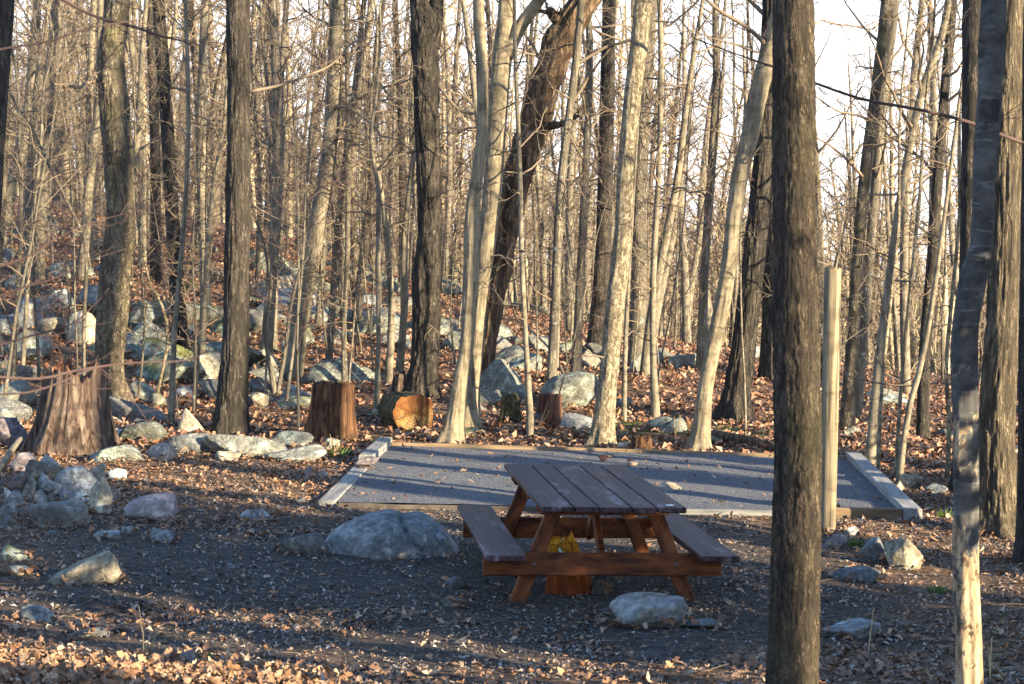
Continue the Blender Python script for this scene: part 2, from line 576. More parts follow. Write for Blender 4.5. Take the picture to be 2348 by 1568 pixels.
M['stump_grey'] = wood_stump('stump_grey', (0.014, 0.009, 0.007), (0.08, 0.053, 0.04), (0.205, 0.16, 0.13), 17, 1.3)
M['stump_orange'] = wood_stump('stump_orange', (0.010, 0.006, 0.004), (0.082, 0.038, 0.019), (0.21, 0.12, 0.06), 20, 1.2)
M['stump_red'] = wood_stump('stump_red', (0.02, 0.01, 0.008), (0.11, 0.05, 0.032), (0.18, 0.10, 0.065), 22, 1.5)
M['rot'] = wood_stump('rotten_top', (0.03, 0.013, 0.009), (0.14, 0.06, 0.035), (0.26, 0.14, 0.09), 30, 30)
M['mossy_wood'] = wood_stump('mossy_wood', (0.018, 0.014, 0.009), (0.075, 0.06, 0.028), (0.16, 0.13, 0.06), 14, 14)


def cut_end_mat():
    k = NT('cut_log_end')
    tc = k.n('TexCoord'); v = tc.outputs['Object']
    sp = k.n('SeparateXYZ'); k.l(v, sp.inputs[0])
    ln = k.n('VectorMath', operation='LENGTH'); k.l(v, ln.inputs[0])
    wv = k.math('SINE', k.math('MULTIPLY', k.math('ADD', ln.outputs['Value'], k.math('MULTIPLY', k.noise(v, 6, 4), 0.07)), 190.0))
    big = k.noise(v, 7, 6, 0.65, 0.5)
    col = k.ramp(k.math('SUBTRACT', big, k.math('MULTIPLY', sp.outputs['Z'], 0.6)), [(0.36, (0.11, 0.036, 0.011)), (0.5, (0.20, 0.095, 0.024)), (0.64, (0.32, 0.23, 0.10))])
    col = k.mix(k.math('MULTIPLY', k.math('ADD', wv, 1.0), 0.26), col, (0.10, 0.04, 0.012))
    ang = k.math('ARCTAN2', sp.outputs['Z'], sp.outputs['X'])
    rad = k.math('ADD', k.math('SINE', k.math('ADD', k.math('MULTIPLY', ang, 9.0), k.math('MULTIPLY', k.noise(v, 9, 3), 5.0))), 0.0)
    col = k.mix(k.ramp(rad, [(0.94, 0.0), (0.99, 0.8)]), col, (0.05, 0.02, 0.008))
    rim = k.ramp(ln.outputs['Value'], [(0.20, 0.0), (0.25, 0.8)])
    col = k.mix(rim, col, (0.12, 0.04, 0.012))
    nb = k.bump(k.noise(v, 40, 5, 0.7), 0.3, 0.006)
    return k.out(col, nb, 0.85)


M['cut_end'] = cut_end_mat()


def plank_mat(name, a, b, wear, wa=0.6, grain=(1.2, 24, 24), rough=0.6):
    k = NT(name)
    v = k.coord(grain, rnd=True)
    w = k.coord((1, 1, 1), rnd=True)
    g = k.noise(v, 1.2, 6, 0.65, 0.3)
    col = k.mix(k.ramp(g, [(0.38, 0.0), (0.62, 1.0)]), a, b)
    oi = k.n('ObjectInfo'); hv = k.n('HueSaturation'); k.l(col, hv.inputs['Color']); k.l(k.math('ADD', k.math('MULTIPLY', oi.outputs['Random'], 0.5), 0.75), hv.inputs['Value']); col = hv.outputs[0]
    b1 = k.noise(k.coord((1.5, 5, 5), rnd=True), 1.3, 6, 0.7)
    col = k.mix(k.ramp(b1, [(wa, 0.0), (wa + 0.14, 0.75)]), col, wear)
    nb = k.bump(g, 0.35, 0.006)
    nb = k.bump(k.noise(w, 45, 4, 0.7), 0.2, 0.004, nb)
    return k.out(col, nb, rough)


M['table_top'] = plank_mat('brown_plank', (0.014, 0.007, 0.009), (0.066, 0.032, 0.034), (0.23, 0.195, 0.215), 0.55, (1.2, 30, 30), 0.5)
M['table_leg'] = plank_mat('red_brown_timber', (0.05, 0.015, 0.008), (0.22, 0.068, 0.021), (0.28, 0.14, 0.065), 0.60, (4, 4, 14), 0.65)
M['timber_grey'] = plank_mat('weathered_timber', (0.13, 0.13, 0.13), (0.25, 0.245, 0.235), (0.08, 0.072, 0.065), 0.58, (2, 30, 30), 0.85)
M['timber_tan'] = plank_mat('tan_timber', (0.13, 0.09, 0.055), (0.23, 0.16, 0.095), (0.17, 0.11, 0.06), 0.58, (2, 30, 30), 0.8)
M['timber_end'] = plank_mat('dark_timber_end', (0.05, 0.04, 0.035), (0.09, 0.075, 0.06), (0.14, 0.12, 0.10), 0.6, (9, 9, 9), 0.9)
M['post'] = plank_mat('post_wood', (0.06, 0.049, 0.034), (0.205, 0.165, 0.108), (0.045, 0.035, 0.025), 0.53, (30, 30, 1.2), 0.75)
M['bolt'] = plain_var('steel_bolt', (0.10, 0.055, 0.04), (0.17, 0.11, 0.09), 30, 0.5)
M['paint_spot'] = plain_var('white_dropping', (0.6, 0.6, 0.6), (0.8, 0.8, 0.8), 30, 0.8)


def leaf_mat(name, cols):
    k = NT(name)
    g = k.n('NewGeometry')
    st = [(i / max(1, len(cols) - 1), c) for i, c in enumerate(cols)]
    col = k.ramp(g.outputs['Random Per Island'], st)
    col2 = k.mix(k.ramp(k.noise(k.coord((1, 1, 1)), 55, 3), [(0.35, 0.0), (0.7, 0.4)]), col, (0.10, 0.06, 0.035))
    k.b.inputs['Roughness'].default_value = 0.7
    return k.out(col2, None, 0.65)


LC = [(0.22, 0.115, 0.065), (0.33, 0.20, 0.12), (0.12, 0.065, 0.045), (0.28, 0.155, 0.09), (0.44, 0.33, 0.24), (0.17, 0.085, 0.055), (0.30, 0.165, 0.095), (0.095, 0.06, 0.05), (0.26, 0.175, 0.13), (0.15, 0.09, 0.07)]
M['leaf'] = leaf_mat('dry_leaf', LC)
M['crumb'] = leaf_mat('leaf_crumb', [(0.09, 0.07, 0.06), (0.34, 0.28, 0.25), (0.06, 0.05, 0.045), (0.44, 0.385, 0.35), (0.15, 0.11, 0.09), (0.40, 0.31, 0.25), (0.07, 0.055, 0.05), (0.28, 0.23, 0.20), (0.48, 0.42, 0.39)])
M['leaf_far'] = leaf_mat('dry_leaf_far', [(0.31, 0.135, 0.07), (0.46, 0.29, 0.195), (0.16, 0.075, 0.05), (0.28, 0.13, 0.07), (0.42, 0.30, 0.22), (0.18, 0.08, 0.05), (0.10, 0.055, 0.045)])
M['needle'] = leaf_mat('hemlock_needles', [(0.03, 0.05, 0.018), (0.045, 0.075, 0.025), (0.06, 0.085, 0.03), (0.035, 0.06, 0.02)])
M['grass'] = leaf_mat('green_blades', [(0.05, 0.11, 0.02), (0.09, 0.16, 0.03), (0.06, 0.13, 0.035)])
M['pine_far'] = leaf_mat('far_pine', [(0.09, 0.12, 0.03), (0.13, 0.16, 0.05), (0.08, 0.11, 0.03)])
M['dry_stem'] = plain_var('dry_stem', (0.38, 0.27, 0.14), (0.5, 0.38, 0.22), 8)


def ground_mat():
    k = NT('forest_ground')
    tc = k.n('TexCoord')
    v = tc.outputs['Object']
    sp = k.n('SeparateXYZ'); k.l(v, sp.inputs[0])
    X, Y = sp.outputs['X'], sp.outputs['Y']
    # worn earth round the table: an ellipse with a ragged edge
    ex = k.math('DIVIDE', k.math('SUBTRACT', X, -0.4), 3.4)
    ey = k.math('DIVIDE', k.math('SUBTRACT', Y, 12.4), 3.6)
    d = k.math('ADD', k.math('MULTIPLY', ex, ex), k.math('MULTIPLY', ey, ey))
    d = k.math('ADD', d, k.math('MULTIPLY', k.math('SUBTRACT', k.noise(v, 0.9, 6, 0.65), 0.5), 2.2))
    worn = k.ramp(d, [(0.5, 1.0), (1.0, 0.0)])
    n = k.noise(v, 14, 7, 0.72)
    n2 = k.noise(v, 2.0, 5, 0.6)
    vo = k.n('TexVoronoi'); vo.inputs['Scale'].default_value = 22; k.l(v, vo.inputs['Vector'])
    litter = k.ramp(vo.outputs['Color'], [(0.2, (0.085, 0.05, 0.03)), (0.5, (0.17, 0.10, 0.06)), (0.8, (0.27, 0.17, 0.11))])
    litter = k.mix(k.ramp(n, [(0.38, 0.7), (0.6, 0.0)]), litter, (0.045, 0.03, 0.022))
    n3 = k.noise(v, 48, 6, 0.75)
    soil = k.ramp(k.math('ADD', k.math('MULTIPLY', n, 0.55), k.math('MULTIPLY', n3, 0.45)), [(0.40, (0.016, 0.013, 0.012)), (0.50, (0.060, 0.048, 0.042)), (0.60, (0.15, 0.122, 0.105))])
    soil = k.mix(k.ramp(n2, [(0.35, 0.0), (0.7, 0.45)]), soil, (0.055, 0.048, 0.044))
    col = k.mix(worn, litter, soil)
    # moss patch behind the pad
    mx = k.math('DIVIDE', k.math('SUBTRACT', X, 1.9), 1.6)
    my = k.math('DIVIDE', k.math('SUBTRACT', Y, 23.2), 1.1)
    md = k.math('ADD', k.math('ADD', k.math('MULTIPLY', mx, mx), k.math('MULTIPLY', my, my)), k.math('MULTIPLY', k.math('SUBTRACT', k.noise(v, 2.2, 6, 0.7), 0.5), 3.0))
    col = k.mix(k.ramp(md, [(0.35, 0.8), (0.8, 0.0)]), col, (0.13, 0.15, 0.035))
    nb = k.bump(n, 1.0, 0.04)
    nb = k.bump(n3, 0.9, 0.012, nb)
    nb = k.bump(vo.outputs['Distance'], 0.5, 0.02, nb)
    return k.out(col, nb, 0.95)


M['ground'] = ground_mat()


def gravel_mat():
    k = NT('fine_gravel')
    tc = k.n('TexCoord'); v = tc.outputs['Object']
    vo = k.n('TexVoronoi'); vo.inputs['Scale'].default_value = 95; k.l(v, vo.inputs['Vector'])
    st = k.ramp(vo.outputs['Color'], [(0.15, (0.05, 0.057, 0.078)), (0.5, (0.112, 0.120, 0.145)), (0.85, (0.27, 0.265, 0.26))])
    n = k.noise(v, 1.1, 6, 0.6)
    col = k.mix(k.ramp(n, [(0.35, 0.0), (0.7, 0.5)]), st, (0.088, 0.094, 0.116))
    nb = k.bump(vo.outputs['Distance'], 0.9, 0.02)
    nb = k.bump(k.noise(v, 9, 6, 0.7), 0.5, 0.03, nb)
    return k.out(col, nb, 0.95)


M['gravel'] = gravel_mat()

# ------------------------------------------------------------------ ground sheet
def build_ground():
    ys = np.concatenate([np.arange(-60, 4, 2.0), np.arange(4, 30, 0.09), np.arange(30, 62, 0.28), np.arange(62, 300, 4.0), np.geomspace(300, 3500, 16)])
    xs_in = np.arange(-8.5, 8.5, 0.11)
    xo = np.concatenate([np.arange(8.5, 30, 0.8), np.arange(30, 120, 6.0), np.geomspace(120, 3500, 12)])
    xs = np.concatenate([-xo[::-1], xs_in, xo])
    X, Y = np.meshgrid(xs, ys)
    Z = terrain(X.ravel(), Y.ravel())
    V = np.stack([X.ravel(), Y.ravel(), Z], 1)
    nx = len(xs); ny = len(ys)
    i = np.arange(ny - 1)[:, None] * nx; j = np.arange(nx - 1)[None, :]
    Q = np.stack([i + j, i + j + 1, i + nx + j + 1, i + nx + j], -1).reshape(-1, 4)
    me = mesh_from('ground', V, [Q])
    tag(link('ground', me, M['ground']), kind='structure')


build_ground()


def build_pad():
    n = 40
    P = [np.array(p) for p in PAD]
    V = []
    for a in range(n + 1):
        for b in range(n + 1):
            s, t = a / n, b / n
            p = (P[0] * (1 - s) + P[1] * s) * (1 - t) + (P[3] * (1 - s) + P[2] * s) * t
            z = PAD_Z + 0.02 * (vnoise(p[0] * 1.6, p[1] * 1.6, 5) - 0.5) + 0.008 * (vnoise(p[0] * 6, p[1] * 6, 6) - 0.5)
            V.append((p[0], p[1], float(z)))
    i = np.arange(n)[:, None] * (n + 1); j = np.arange(n)[None, :]
    Q = np.stack([i + j, i + n + 1 + j, i + n + 1 + j + 1, i + j + 1], -1).reshape(-1, 4)
    tag(link('gravel_pad', mesh_from('gravel_pad', V, [Q]), M['gravel']), kind='structure')


build_pad()


def timber(a, b, w, zt, zb, mat, parent, out):
    """a squared timber from a to b (xy), its inner edge on the line, width w to the outer side"""
    a = np.array(a[:2]); b = np.array(b[:2])
    d = b - a; L = np.linalg.norm(d); d /= L
    nrm = np.array([d[1], -d[0]]) * out
    c = (a + b) / 2 + nrm * w / 2
    ang = math.atan2(d[1], d[0])
    mb = MB()
    nseg = max(4, int(L / 0.25))
    # length-wise loops let the top warp a little
    vs = []
    for k in range(nseg + 1):
        x = -L / 2 + L * k / nseg
        j = rng.normal(0, 0.0022, 4)
        h = (zt - zb) / 2
        bev = 0.008
        ring = [(-w / 2 + bev, h), (w / 2 - bev, h), (w / 2, h - bev), (w / 2, -h), (-w / 2, -h), (-w / 2, h - bev)]
        for (yy, zz) in ring:
            vs.append((x, yy + j[0], zz + (j[1] if zz > 0 else 0)))
    Q = []
    for k in range(nseg):
        for q in range(6):
            Q.append([k * 6 + q, (k + 1) * 6 + q, (k + 1) * 6 + (q + 1) % 6, k * 6 + (q + 1) % 6])
    T = []
    e = nseg * 6
    for q in range(1, 5):
        T.append([0, q, q + 1]); T.append([e, e + q + 1, e + q])
    mb.add(vs, Q, T)
    o = mb.build('timber', mat, parent, smooth=False)
    o.location = (c[0] - parent.location.x, c[1] - parent.location.y, (zt + zb) / 2 - parent.location.z)
    o.rotation_euler = (0, 0, ang)
    return o


border = tag(empty('timber_border', (PADC[0], PADC[1], 0)), 'low timber border of weathered beams framing the gravel tent pad', 'border')
p0, p1, p2, p3 = PAD
lm = p0 + (p3 - p0) * 0.62
w_l = 0.15
timber(p0, lm, w_l, 0.052, -0.12, M['timber_grey'], border, -1)['label'] = 'low grey board at the near left edge of the pad'
lm2 = lm + (p3 - lm) * 0.01
timber(lm2, p3 + (p3 - lm) * 0.08, w_l, 0.115, -0.10, M['timber_grey'], border, -1)['label'] = 'raised grey beam at the far left edge of the pad'
bm1 = p3 + (p2 - p3) * 0.52
timber(p3 + (p2 - p3) * 0.002, bm1, 0.07, 0.068, -0.1, M['timber_tan'], border, -1)
timber(bm1 + (p2 - p3) * 0.002, p2 - (p2 - p3) * 0.002, 0.07, 0.064, -0.1, M['timber_tan'], border, -1)
rt = timber(p1 + (p1 - p2) * 0.02, p2 + (p2 - p1) * 0.03, 0.155, 0.095, -0.1, M['timber_grey'], border, 1)
rt['label'] = 'broad split grey beam along the right edge of the pad'
f1 = p0 + (p1 - p0) * 0.5
timber(p0 + (p1 - p0) * 0.005, f1, 0.04, 0.032, -0.1, M['timber_end'], border, 1)
f2 = p0 + (p1 - p0) * 0.86
timber(f1 + (p1 - p0) * 0.002, f2, 0.05, 0.045, -0.1, M['timber_grey'], border, 1)
timber(f2 + (p1 - p0) * 0.002, p1 - (p1 - p0) * 0.003, 0.08, 0.085, -0.1, M['timber_tan'], border, 1)

# ------------------------------------------------------------------ trees
def smooth_path(pts, n):
    """Catmull-Rom resample of pts (k x d)"""
    P = np.asarray(pts, float)
    k = len(P)
    Pp = np.vstack([2 * P[0] - P[1], P, 2 * P[-1] - P[-2]])
    out = []
    tt = np.linspace(0, k - 1 - 1e-9, n)
    for t in tt:
        i = int(t); f = t - i
        a, b, c, d = Pp[i], Pp[i + 1], Pp[i + 2], Pp[i + 3]
        out.append(0.5 * ((2 * b) + (-a + c) * f + (2 * a - 5 * b + 4 * c - d) * f * f + (-a + 3 * b - 3 * c + d) * f ** 3))
    return np.array(out)


def wander(r, p, d, L, n, curve=0.25, up=0.0):
    pts = [np.array(p, float)]
    d = np.array(d, float); d /= np.linalg.norm(d)
    for k in range(n):
        d = d + r.normal(0, curve, 3) / math.sqrt(n) + np.array([0, 0, up / n])
        d /= np.linalg.norm(d)
        pts.append(pts[-1] + d * L / n)
    return np.array(pts)


def branchy(mb, r, p, d, L, rad, lvl, up, dens=1.0, minr=0.0022):
    """a branch with its side branches and twigs"""
    n = (3, 4, 6)[min(lvl, 2)]
    pts = wander(r, p, d, L, n, 0.55 if lvl else 0.4, up)
    rr = np.linspace(rad, max(minr, rad * 0.22), n + 1)
    mb.tube(pts, rr, (3, 3, 5)[min(lvl, 2)], cap=False)
    if lvl <= 0:
        return
    m = int(round((6 if lvl == 2 else 5) * dens + r.random()))
    for q in range(m):
        t = 0.18 + 0.8 * (q + r.random()) / m
        i = min(int(t * n), n - 1); f = t * n - i
        pp = pts[i] * (1 - f) + pts[i + 1] * f
        dd = pts[i + 1] - pts[i]; dd /= np.linalg.norm(dd)
        s = np.cross(dd, r.normal(0, 1, 3)); s /= np.linalg.norm(s) + 1e-9
        ang = r.uniform(0.5, 1.1)
        nd = dd * math.cos(ang) + s * math.sin(ang)
        branchy(mb, r, pp, nd, L * (1 - 0.45 * t) * r.uniform(0.32, 0.55), max(minr, rr[i] * r.uniform(0.4, 0.65)), lvl - 1, up * 0.7, dens, minr)


def make_crown(mb, r, path, rads, z0, z1, nb, Lmul, lvl=2, up=0.5, dens=1.0, flat=0.0):
    """branches springing from a stem between heights z0 and z1"""
    zs = path[:, 2]
    for q in range(nb):
        z = z0 + (z1 - z0) * (q + r.random()) / nb
        i = int(np.clip(np.searchsorted(zs, z) - 1, 0, len(path) - 2))
        f = np.clip((z - zs[i]) / max(1e-6, zs[i + 1] - zs[i]), 0, 1)
        p = path[i] * (1 - f) + path[i + 1] * f
        rad = rads[i] * (1 - f) + rads[i + 1] * f
        a = r.uniform(0, 2 * math.pi)
        e = r.uniform(0.15, 0.9) * (1 - flat)
        d = np.array([math.cos(a) * math.cos(e), math.sin(a) * math.cos(e), math.sin(e)])
        L = Lmul * r.uniform(0.55, 1.2)
        branchy(mb, r, p + d * rad * 0.3, d, L, min(rad * 0.5, 0.007 + 0.0105 * L), lvl, up, dens)


def trunk_mesh(mb, path, rads, sides, seed, rough=0.05, flare=0.0, zg=0.0, furrow=None):
    s = seed

    def ridge(i, a, pts):
        z = pts[:, 2][:, None]
        k = 1 + rough * ((vnoise(a * 3.2, z * 2.2, s) - 0.5) * 1.4 + (vnoise(np.cos(a) * 2 + 9, z * 5 + np.sin(a) * 2, s + 1) - 0.5))
        if furrow is not None:
            fk, fm, fd = furrow
            wa = a * fk / 6.283 + 1.2 * (vnoise(a * 4, z * 3, s + 7) - .5)
            n1 = np.abs(vnoise(wa, z * fm + 0.5 * vnoise(wa * .5, z * 2, s + 9), s + 5) - .5) * 2
            n2 = vnoise(wa * 2.1, z * fm * 2.2, s + 6)
            k = k + fd * (sst(0.0, 0.55, n1) - 0.6 + 0.5 * (n2 - .5))
        if flare > 0:
            fl = np.exp(-np.maximum(z - zg, 0) / 0.16)
            k = k + flare * fl * (0.6 + 0.6 * np.cos(a * 3 + s) ** 2 + 0.3 * np.cos(a * 5 + 2 * s))
        return k
    mb.tube(path, rads, sides, True, ridge)


TREES = []     # (px at mid height, short name) of the trees used as landmarks


def pixel(P):
    v = R_CAM.transposed() @ (Vector(P) - Vector((0, 0, EYE)))
    return (1173.5 + FPX * v.x / -v.z, 784 - FPX * v.y / -v.z)


def hand_tree(name, pts, mat, label, cat='tree', D=None, top=12.0, sides=24, crown=(4.0, 12, 2.2), seed=1, rough=0.06, flare=0.35, forks=(), limbs=(), twigs=0, group=None, lean_keep=0.6, cmat='twig', twig_len=0.7, base=None, furrow=None, step=0.05):
    """pts: (px, py, width px) from the base up, in picture coordinates; D: depth (else from the ground at the base)"""
    r = np.random.default_rng(seed)
    bx, by = pts[0][0], pts[0][1]
    if D is None:
        g = ground_hit(bx, by)
        D = g[1]
    W = []
    for (px, py, w) in pts:
        p = at(px, py, D)
        W.append([p[0], p[1], p[2], w * D / FPX / 2])
    W = np.array(W)
    gz = tz(W[0, 0], D)
    root = W[0].copy(); 
    if W[0, 2] > gz:
        dz = W[0, 2] - gz
        sl = (W[0] - W[1]); sl = sl / max(0.2, abs(sl[2]))
        root = W[0] + sl * dz * 0.5
        root[2] = gz; root[3] = W[0, 3] * 1.1
        W = np.vstack([root, W])
    foot = W[0].copy(); foot[2] = gz - 0.25; foot[3] *= 1.05
    W = np.vstack([foot, W])
    # go on above the frame
    ztop = W[-1, 2]
    if ztop < top:
        dv = W[-1, :3] - W[-3, :3]
        dv = dv / max(0.3, dv[2])
        nn = 4
        for k in range(1, nn + 1):
            dz = (top - ztop) * k / nn
            p = W[-1].copy() if k == 1 else P0.copy()
            if k == 1: P0 = W[-1].copy(); p = P0.copy()
            p[0] = P0[0] + dv[0] * dz * lean_keep + r.normal(0, 0.06)
            p[1] = P0[1] + dv[1] * dz * lean_keep + r.normal(0, 0.1)
            p[2] = ztop + dz
            p[3] = P0[3] * (1 - 0.62 * k / nn)
            W = np.vstack([W, p])
    n = max(18, int((W[-1, 2] - W[0, 2]) / 0.14)) if sides > 10 else max(14, int((W[-1, 2] - W[0, 2]) / 0.35))
    if furrow: n = int((W[-1, 2] - W[0, 2]) / step)
    S = smooth_path(W, n)
    path = S[:, :3]; rads = np.maximum(S[:, 3], 0.004)
    e = tag(empty(name, (root[0] if len(W) else 0, D, gz)), label, cat, group)
    o = np.array(e.location)
    mb = MB()
    trunk_mesh(mb, path, rads, sides, seed, rough, flare, gz, furrow)
    mb.build('trunk', M[mat], e, o)
    for fk in forks:
        F = np.array([[*at(px, py, D + dd), w * D / FPX / 2] for (px, py, w, dd) in fk])
        F = smooth_path(F, 26)
        fb = MB(); trunk_mesh(fb, F[:, :3], F[:, 3], max(8, sides // 2), seed + 3, rough)
        fb.build('fork', M[mat], e, o)
    for lb in limbs:
        F = np.array([[*at(px, py, D + dd), w * D / FPX / 2] for (px, py, w, dd) in lb])
        F = smooth_path(F, 18)
        fb = MB(); fb.tube(F[:, :3], F[:, 3], 7)
        for q in range(3, 18, 2):
            d = F[min(q + 1, 17), :3] - F[q - 1, :3]; d /= np.linalg.norm(d)
            dd = d + r.normal(0, 0.6, 3); 
            branchy(fb, r, F[q, :3], dd, 0.35 * r.uniform(0.4, 1.3), max(0.003, F[q, 3] * 0.4), 1, 0.2, 0.7)
        fb.build('limb', M[mat] if F[0, 3] > 0.03 else M[cmat], e, o)
    cb = MB()
    if crown:
        z0, nb, Lm = crown
        make_crown(cb, r, path, rads, z0, top * 0.97, nb, Lm, 2, 0.4, 0.8)
    if twigs:
        zt = min(gz + 6.5, top)
        make_crown(cb, r, path, rads, gz + 0.9, zt, twigs, twig_len, 1, 0.15, 1.0, 0.5)
    if cb.n:
        cb.build('crown', M[cmat], e, o)
    return e, path, rads


# the trees one can tell apart ------------------------------------------------
def landmark(px, nm):
    TREES.append((px, nm))


hand_tree('oak_tree', [(264, 938, 80), (252, 850, 62), (255, 740, 70), (266, 600, 68), (276, 500, 63), (274, 400, 66), (262, 250, 66), (255, 130, 60), (270, 0, 56)], 'oak_scaly',
          'stout oak with scaly sunlit bark behind the tall rotten stump on the left', seed=11, sides=110, furrow=(46, 9, .07), rough=0.10, top=14, crown=(5.6, 12, 3.0),
          limbs=[[(226, 185, 9, 0), (200, 190, 8, -.2), (180, 202, 7, -.3), (160, 196, 6, -.4), (125, 193, 4, -.5)]])
landmark(268, 'scaly oak')
hand_tree('oak_tree', [(531, 998, 84), (533, 910, 72), (540, 784, 60), (545, 500, 57), (547, 250, 51), (546, 0, 52)], 'oak_dark',
          'straight dark trunk rising behind the long flat lichen slab', seed=12, sides=110, furrow=(44, 5, .08), rough=0.07, top=14, crown=(6.2, 12, 3.0), flare=0.2,
          limbs=[[(572, 210, 8, 0), (640, 196, 7, .1), (700, 175, 6, .2), (760, 148, 5, .3), (800, 105, 4, .4), (830, 90, 2.5, .4)]])
landmark(545, 'straight dark trunk')
hand_tree('oak_tree', [(965, 912, 78), (970, 850, 66), (975, 784, 62), (979, 650, 64), (985, 500, 52), (978, 250, 56), (975, 120, 60), (972, 50, 58), (958, -40, 36)], 'oak_dark',
          'forked dark oak standing behind the sawn log', seed=13, sides=110, furrow=(42, 5, .09), rough=0.10, top=13, crown=(5.8, 12, 3.0),
          forks=[[(988, 110, 40, 0), (998, 50, 34, .05), (1003, -60, 30, .1), (1020, -300, 24, .2), (1030, -700, 12, .4)]],
          limbs=[[(1005, 195, 9, 0), (1030, 230, 8, -.1), (1050, 250, 9, -.15), (1085, 262, 7, -.2)], [(955, 345, 5, 0), (900, 360, 5, .1), (860, 370, 4, .2), (800, 350, 3, .3)]], twigs=8)
landmark(979, 'forked oak')
hand_tree('beech_tree', [(1035, 1018, 54), (1045, 950, 42), (1056, 870, 36), (1070, 784, 32), (1079, 640, 36), (1082, 500, 34), (1094, 400, 28), (1105, 290, 25), (1104, 150, 26), (1097, 0, 26)], 'beech',
          'slim sunlit grey beech in front, nearest of the crossing pair behind the pad', seed=14, sides=72, furrow=(22, 3.5, .045), step=.06, rough=0.07, top=12, crown=(5.2, 10, 2.0), twigs=6)
landmark(1075, 'crossing beeches')
hand_tree('beech_tree', [(1078, 985, 46), (1084, 900, 32), (1094, 784, 31), (1100, 700, 32), (1111, 600, 38), (1123, 500, 43), (1132, 400, 43), (1141, 250, 44), (1152, 120, 44), (1160, 40, 38), (1160, -60, 30)], 'beech',
          'thicker beech of the crossing pair, forking near the top', seed=15, sides=72, furrow=(22, 3.5, .045), step=.06, rough=0.05, top=12, crown=(5.4, 10, 2.2), twigs=10,
          forks=[[(1158, 130, 34, 0), (1190, 65, 30, -.05), (1225, 15, 27, -.1), (1300, -100, 22, -.2), (1390, -350, 12, -.4)]])
hand_tree('dead_tree', [(1105, 860, 58), (1125, 690, 56), (1152, 560, 60), (1190, 400, 64), (1228, 280, 64), (1262, 160, 66), (1300, 70, 72), (1350, -10, 60), (1420, -110, 40)], 'dead',
          'thick leaning dead tree with peeling brown bark and a broken stub', seed=16, sides=90, furrow=(26, 2.2, .16), rough=0.22, top=9.0, crown=(6.2, 8, 1.6), D=27.5, twigs=26, lean_keep=0.9,
          limbs=[[(1290, 60, 30, 0), (1268, 35, 26, -.1), (1255, 20, 14, -.15)], [(1245, 290, 22, 0), (1285, 285, 15, -.4), (1325, 266, 9, -.7)], [(1248, 165, 8, 0), (1225, 110, 7, -.2), (1205, 80, 6, -.3), (1210, 55, 4, -.3)]], flare=0.1)
landmark(1140, 'leaning dead tree')
hand_tree('birch_tree', [(1378, 1027, 60), (1382, 980, 50), (1392, 884, 44), (1402, 790, 42), (1410, 700, 43), (1422, 600, 42), (1430, 500, 39), (1433, 400, 38), (1442, 300, 38), (1452, 200, 38), (1466, 100, 40), (1475, 0, 40)], 'birch',
          'pale trunk with flaking bark behind the middle of the gravel pad', seed=17, sides=72, furrow=(22, 3.5, .045), step=.06, rough=0.07, top=12, crown=(5.4, 10, 2.2), twigs=4)
landmark(1420, 'flaky pale trunk')
hand_tree('beech_tree', [(1603, 1033, 48), (1608, 980, 40), (1618, 884, 36), (1637, 784, 36), (1655, 700, 37), (1672, 600, 37), (1682, 500, 36), (1697, 400, 38), (1721, 300, 40), (1742, 200, 42), (1768, 110, 42), (1790, 0, 36)], 'beech',
          'leaning sunlit cream trunk behind the right half of the pad', seed=18, sides=72, furrow=(22, 3.5, .045), step=.06, rough=0.06, top=11, crown=(5.0, 10, 2.2), twigs=3,
          limbs=[[(1762, 112, 12, 0), (1735, 82, 10, -.1), (1700, 55, 9, -.2), (1650, 25, 8, -.3), (1610, -8, 6, -.4)]])
landmark(1668, 'leaning cream trunk')
hand_tree('oak_tree', [(1680, 970, 86), (1690, 900, 64), (1706, 784, 55), (1722, 650, 53), (1738, 500, 51), (1757, 300, 48), (1768, 100, 46)], 'oak_dark',
          'dark ridged trunk leaning right beside the fallen log', seed=19, sides=110, furrow=(42, 5, .085), rough=0.09, top=13, crown=(6, 10, 2.6))
landmark(1730, 'dark leaning trunk')
hand_tree('oak_tree', [(1815, 1640, 124), (1817, 1568, 120), (1824, 1234, 112), (1829, 1034, 107), (1825, 784, 105), (1820, 400, 95), (1818, 0, 91)], 'oak_fore',
          'nearest trunk with furrowed grey brown bark, cut off by the lower edge', seed=20, sides=150, furrow=(58, 19, .062), step=.018, rough=0.07, top=11, crown=(5, 10, 2.4), D=7.2, flare=0.05)
landmark(1822, 'nearest trunk')
hand_tree('maple_tree', [(2228, 1640, 62), (2225, 1568, 60), (2216, 1334, 58), (2214, 1184, 58), (2212, 1034, 58), (2211, 884, 58), (2210, 784, 58), (2219, 700, 62), (2233, 625, 60), (2247, 575, 52), (2252, 500, 50), (2254, 400, 52), (2262, 300, 55), (2269, 200, 55), (2274, 100, 57), (2279, 0, 53)], 'crook',
          'crooked grey trunk with a kink at the right, sunlit near its foot', seed=21, sides=40, rough=0.22, top=9, crown=(4.6, 8, 1.8), D=7.6, flare=0.0)
landmark(2228, 'crooked trunk')
hand_tree('oak_tree', [(2208, 1130, 54), (2212, 900, 48), (2222, 600, 46), (2228, 300, 48), (2233, 0, 52)], 'oak_dark',
          'dark trunk half hidden behind the crooked grey one', seed=22, sides=26, rough=0.08, top=13, crown=(6, 10, 2.6))
hand_tree('oak_tree', [(2292, 1228, 110), (2288, 1150, 90), (2285, 984, 82), (2295, 784, 74), (2304, 500, 70), (2308, 250, 68), (2312, 0, 66)], 'oak_right',
          'broad ridged oak at the right with a sun patch on its bark', seed=23, sides=120, furrow=(48, 6, .08), rough=0.08, top=13, crown=(5.6, 10, 2.8))
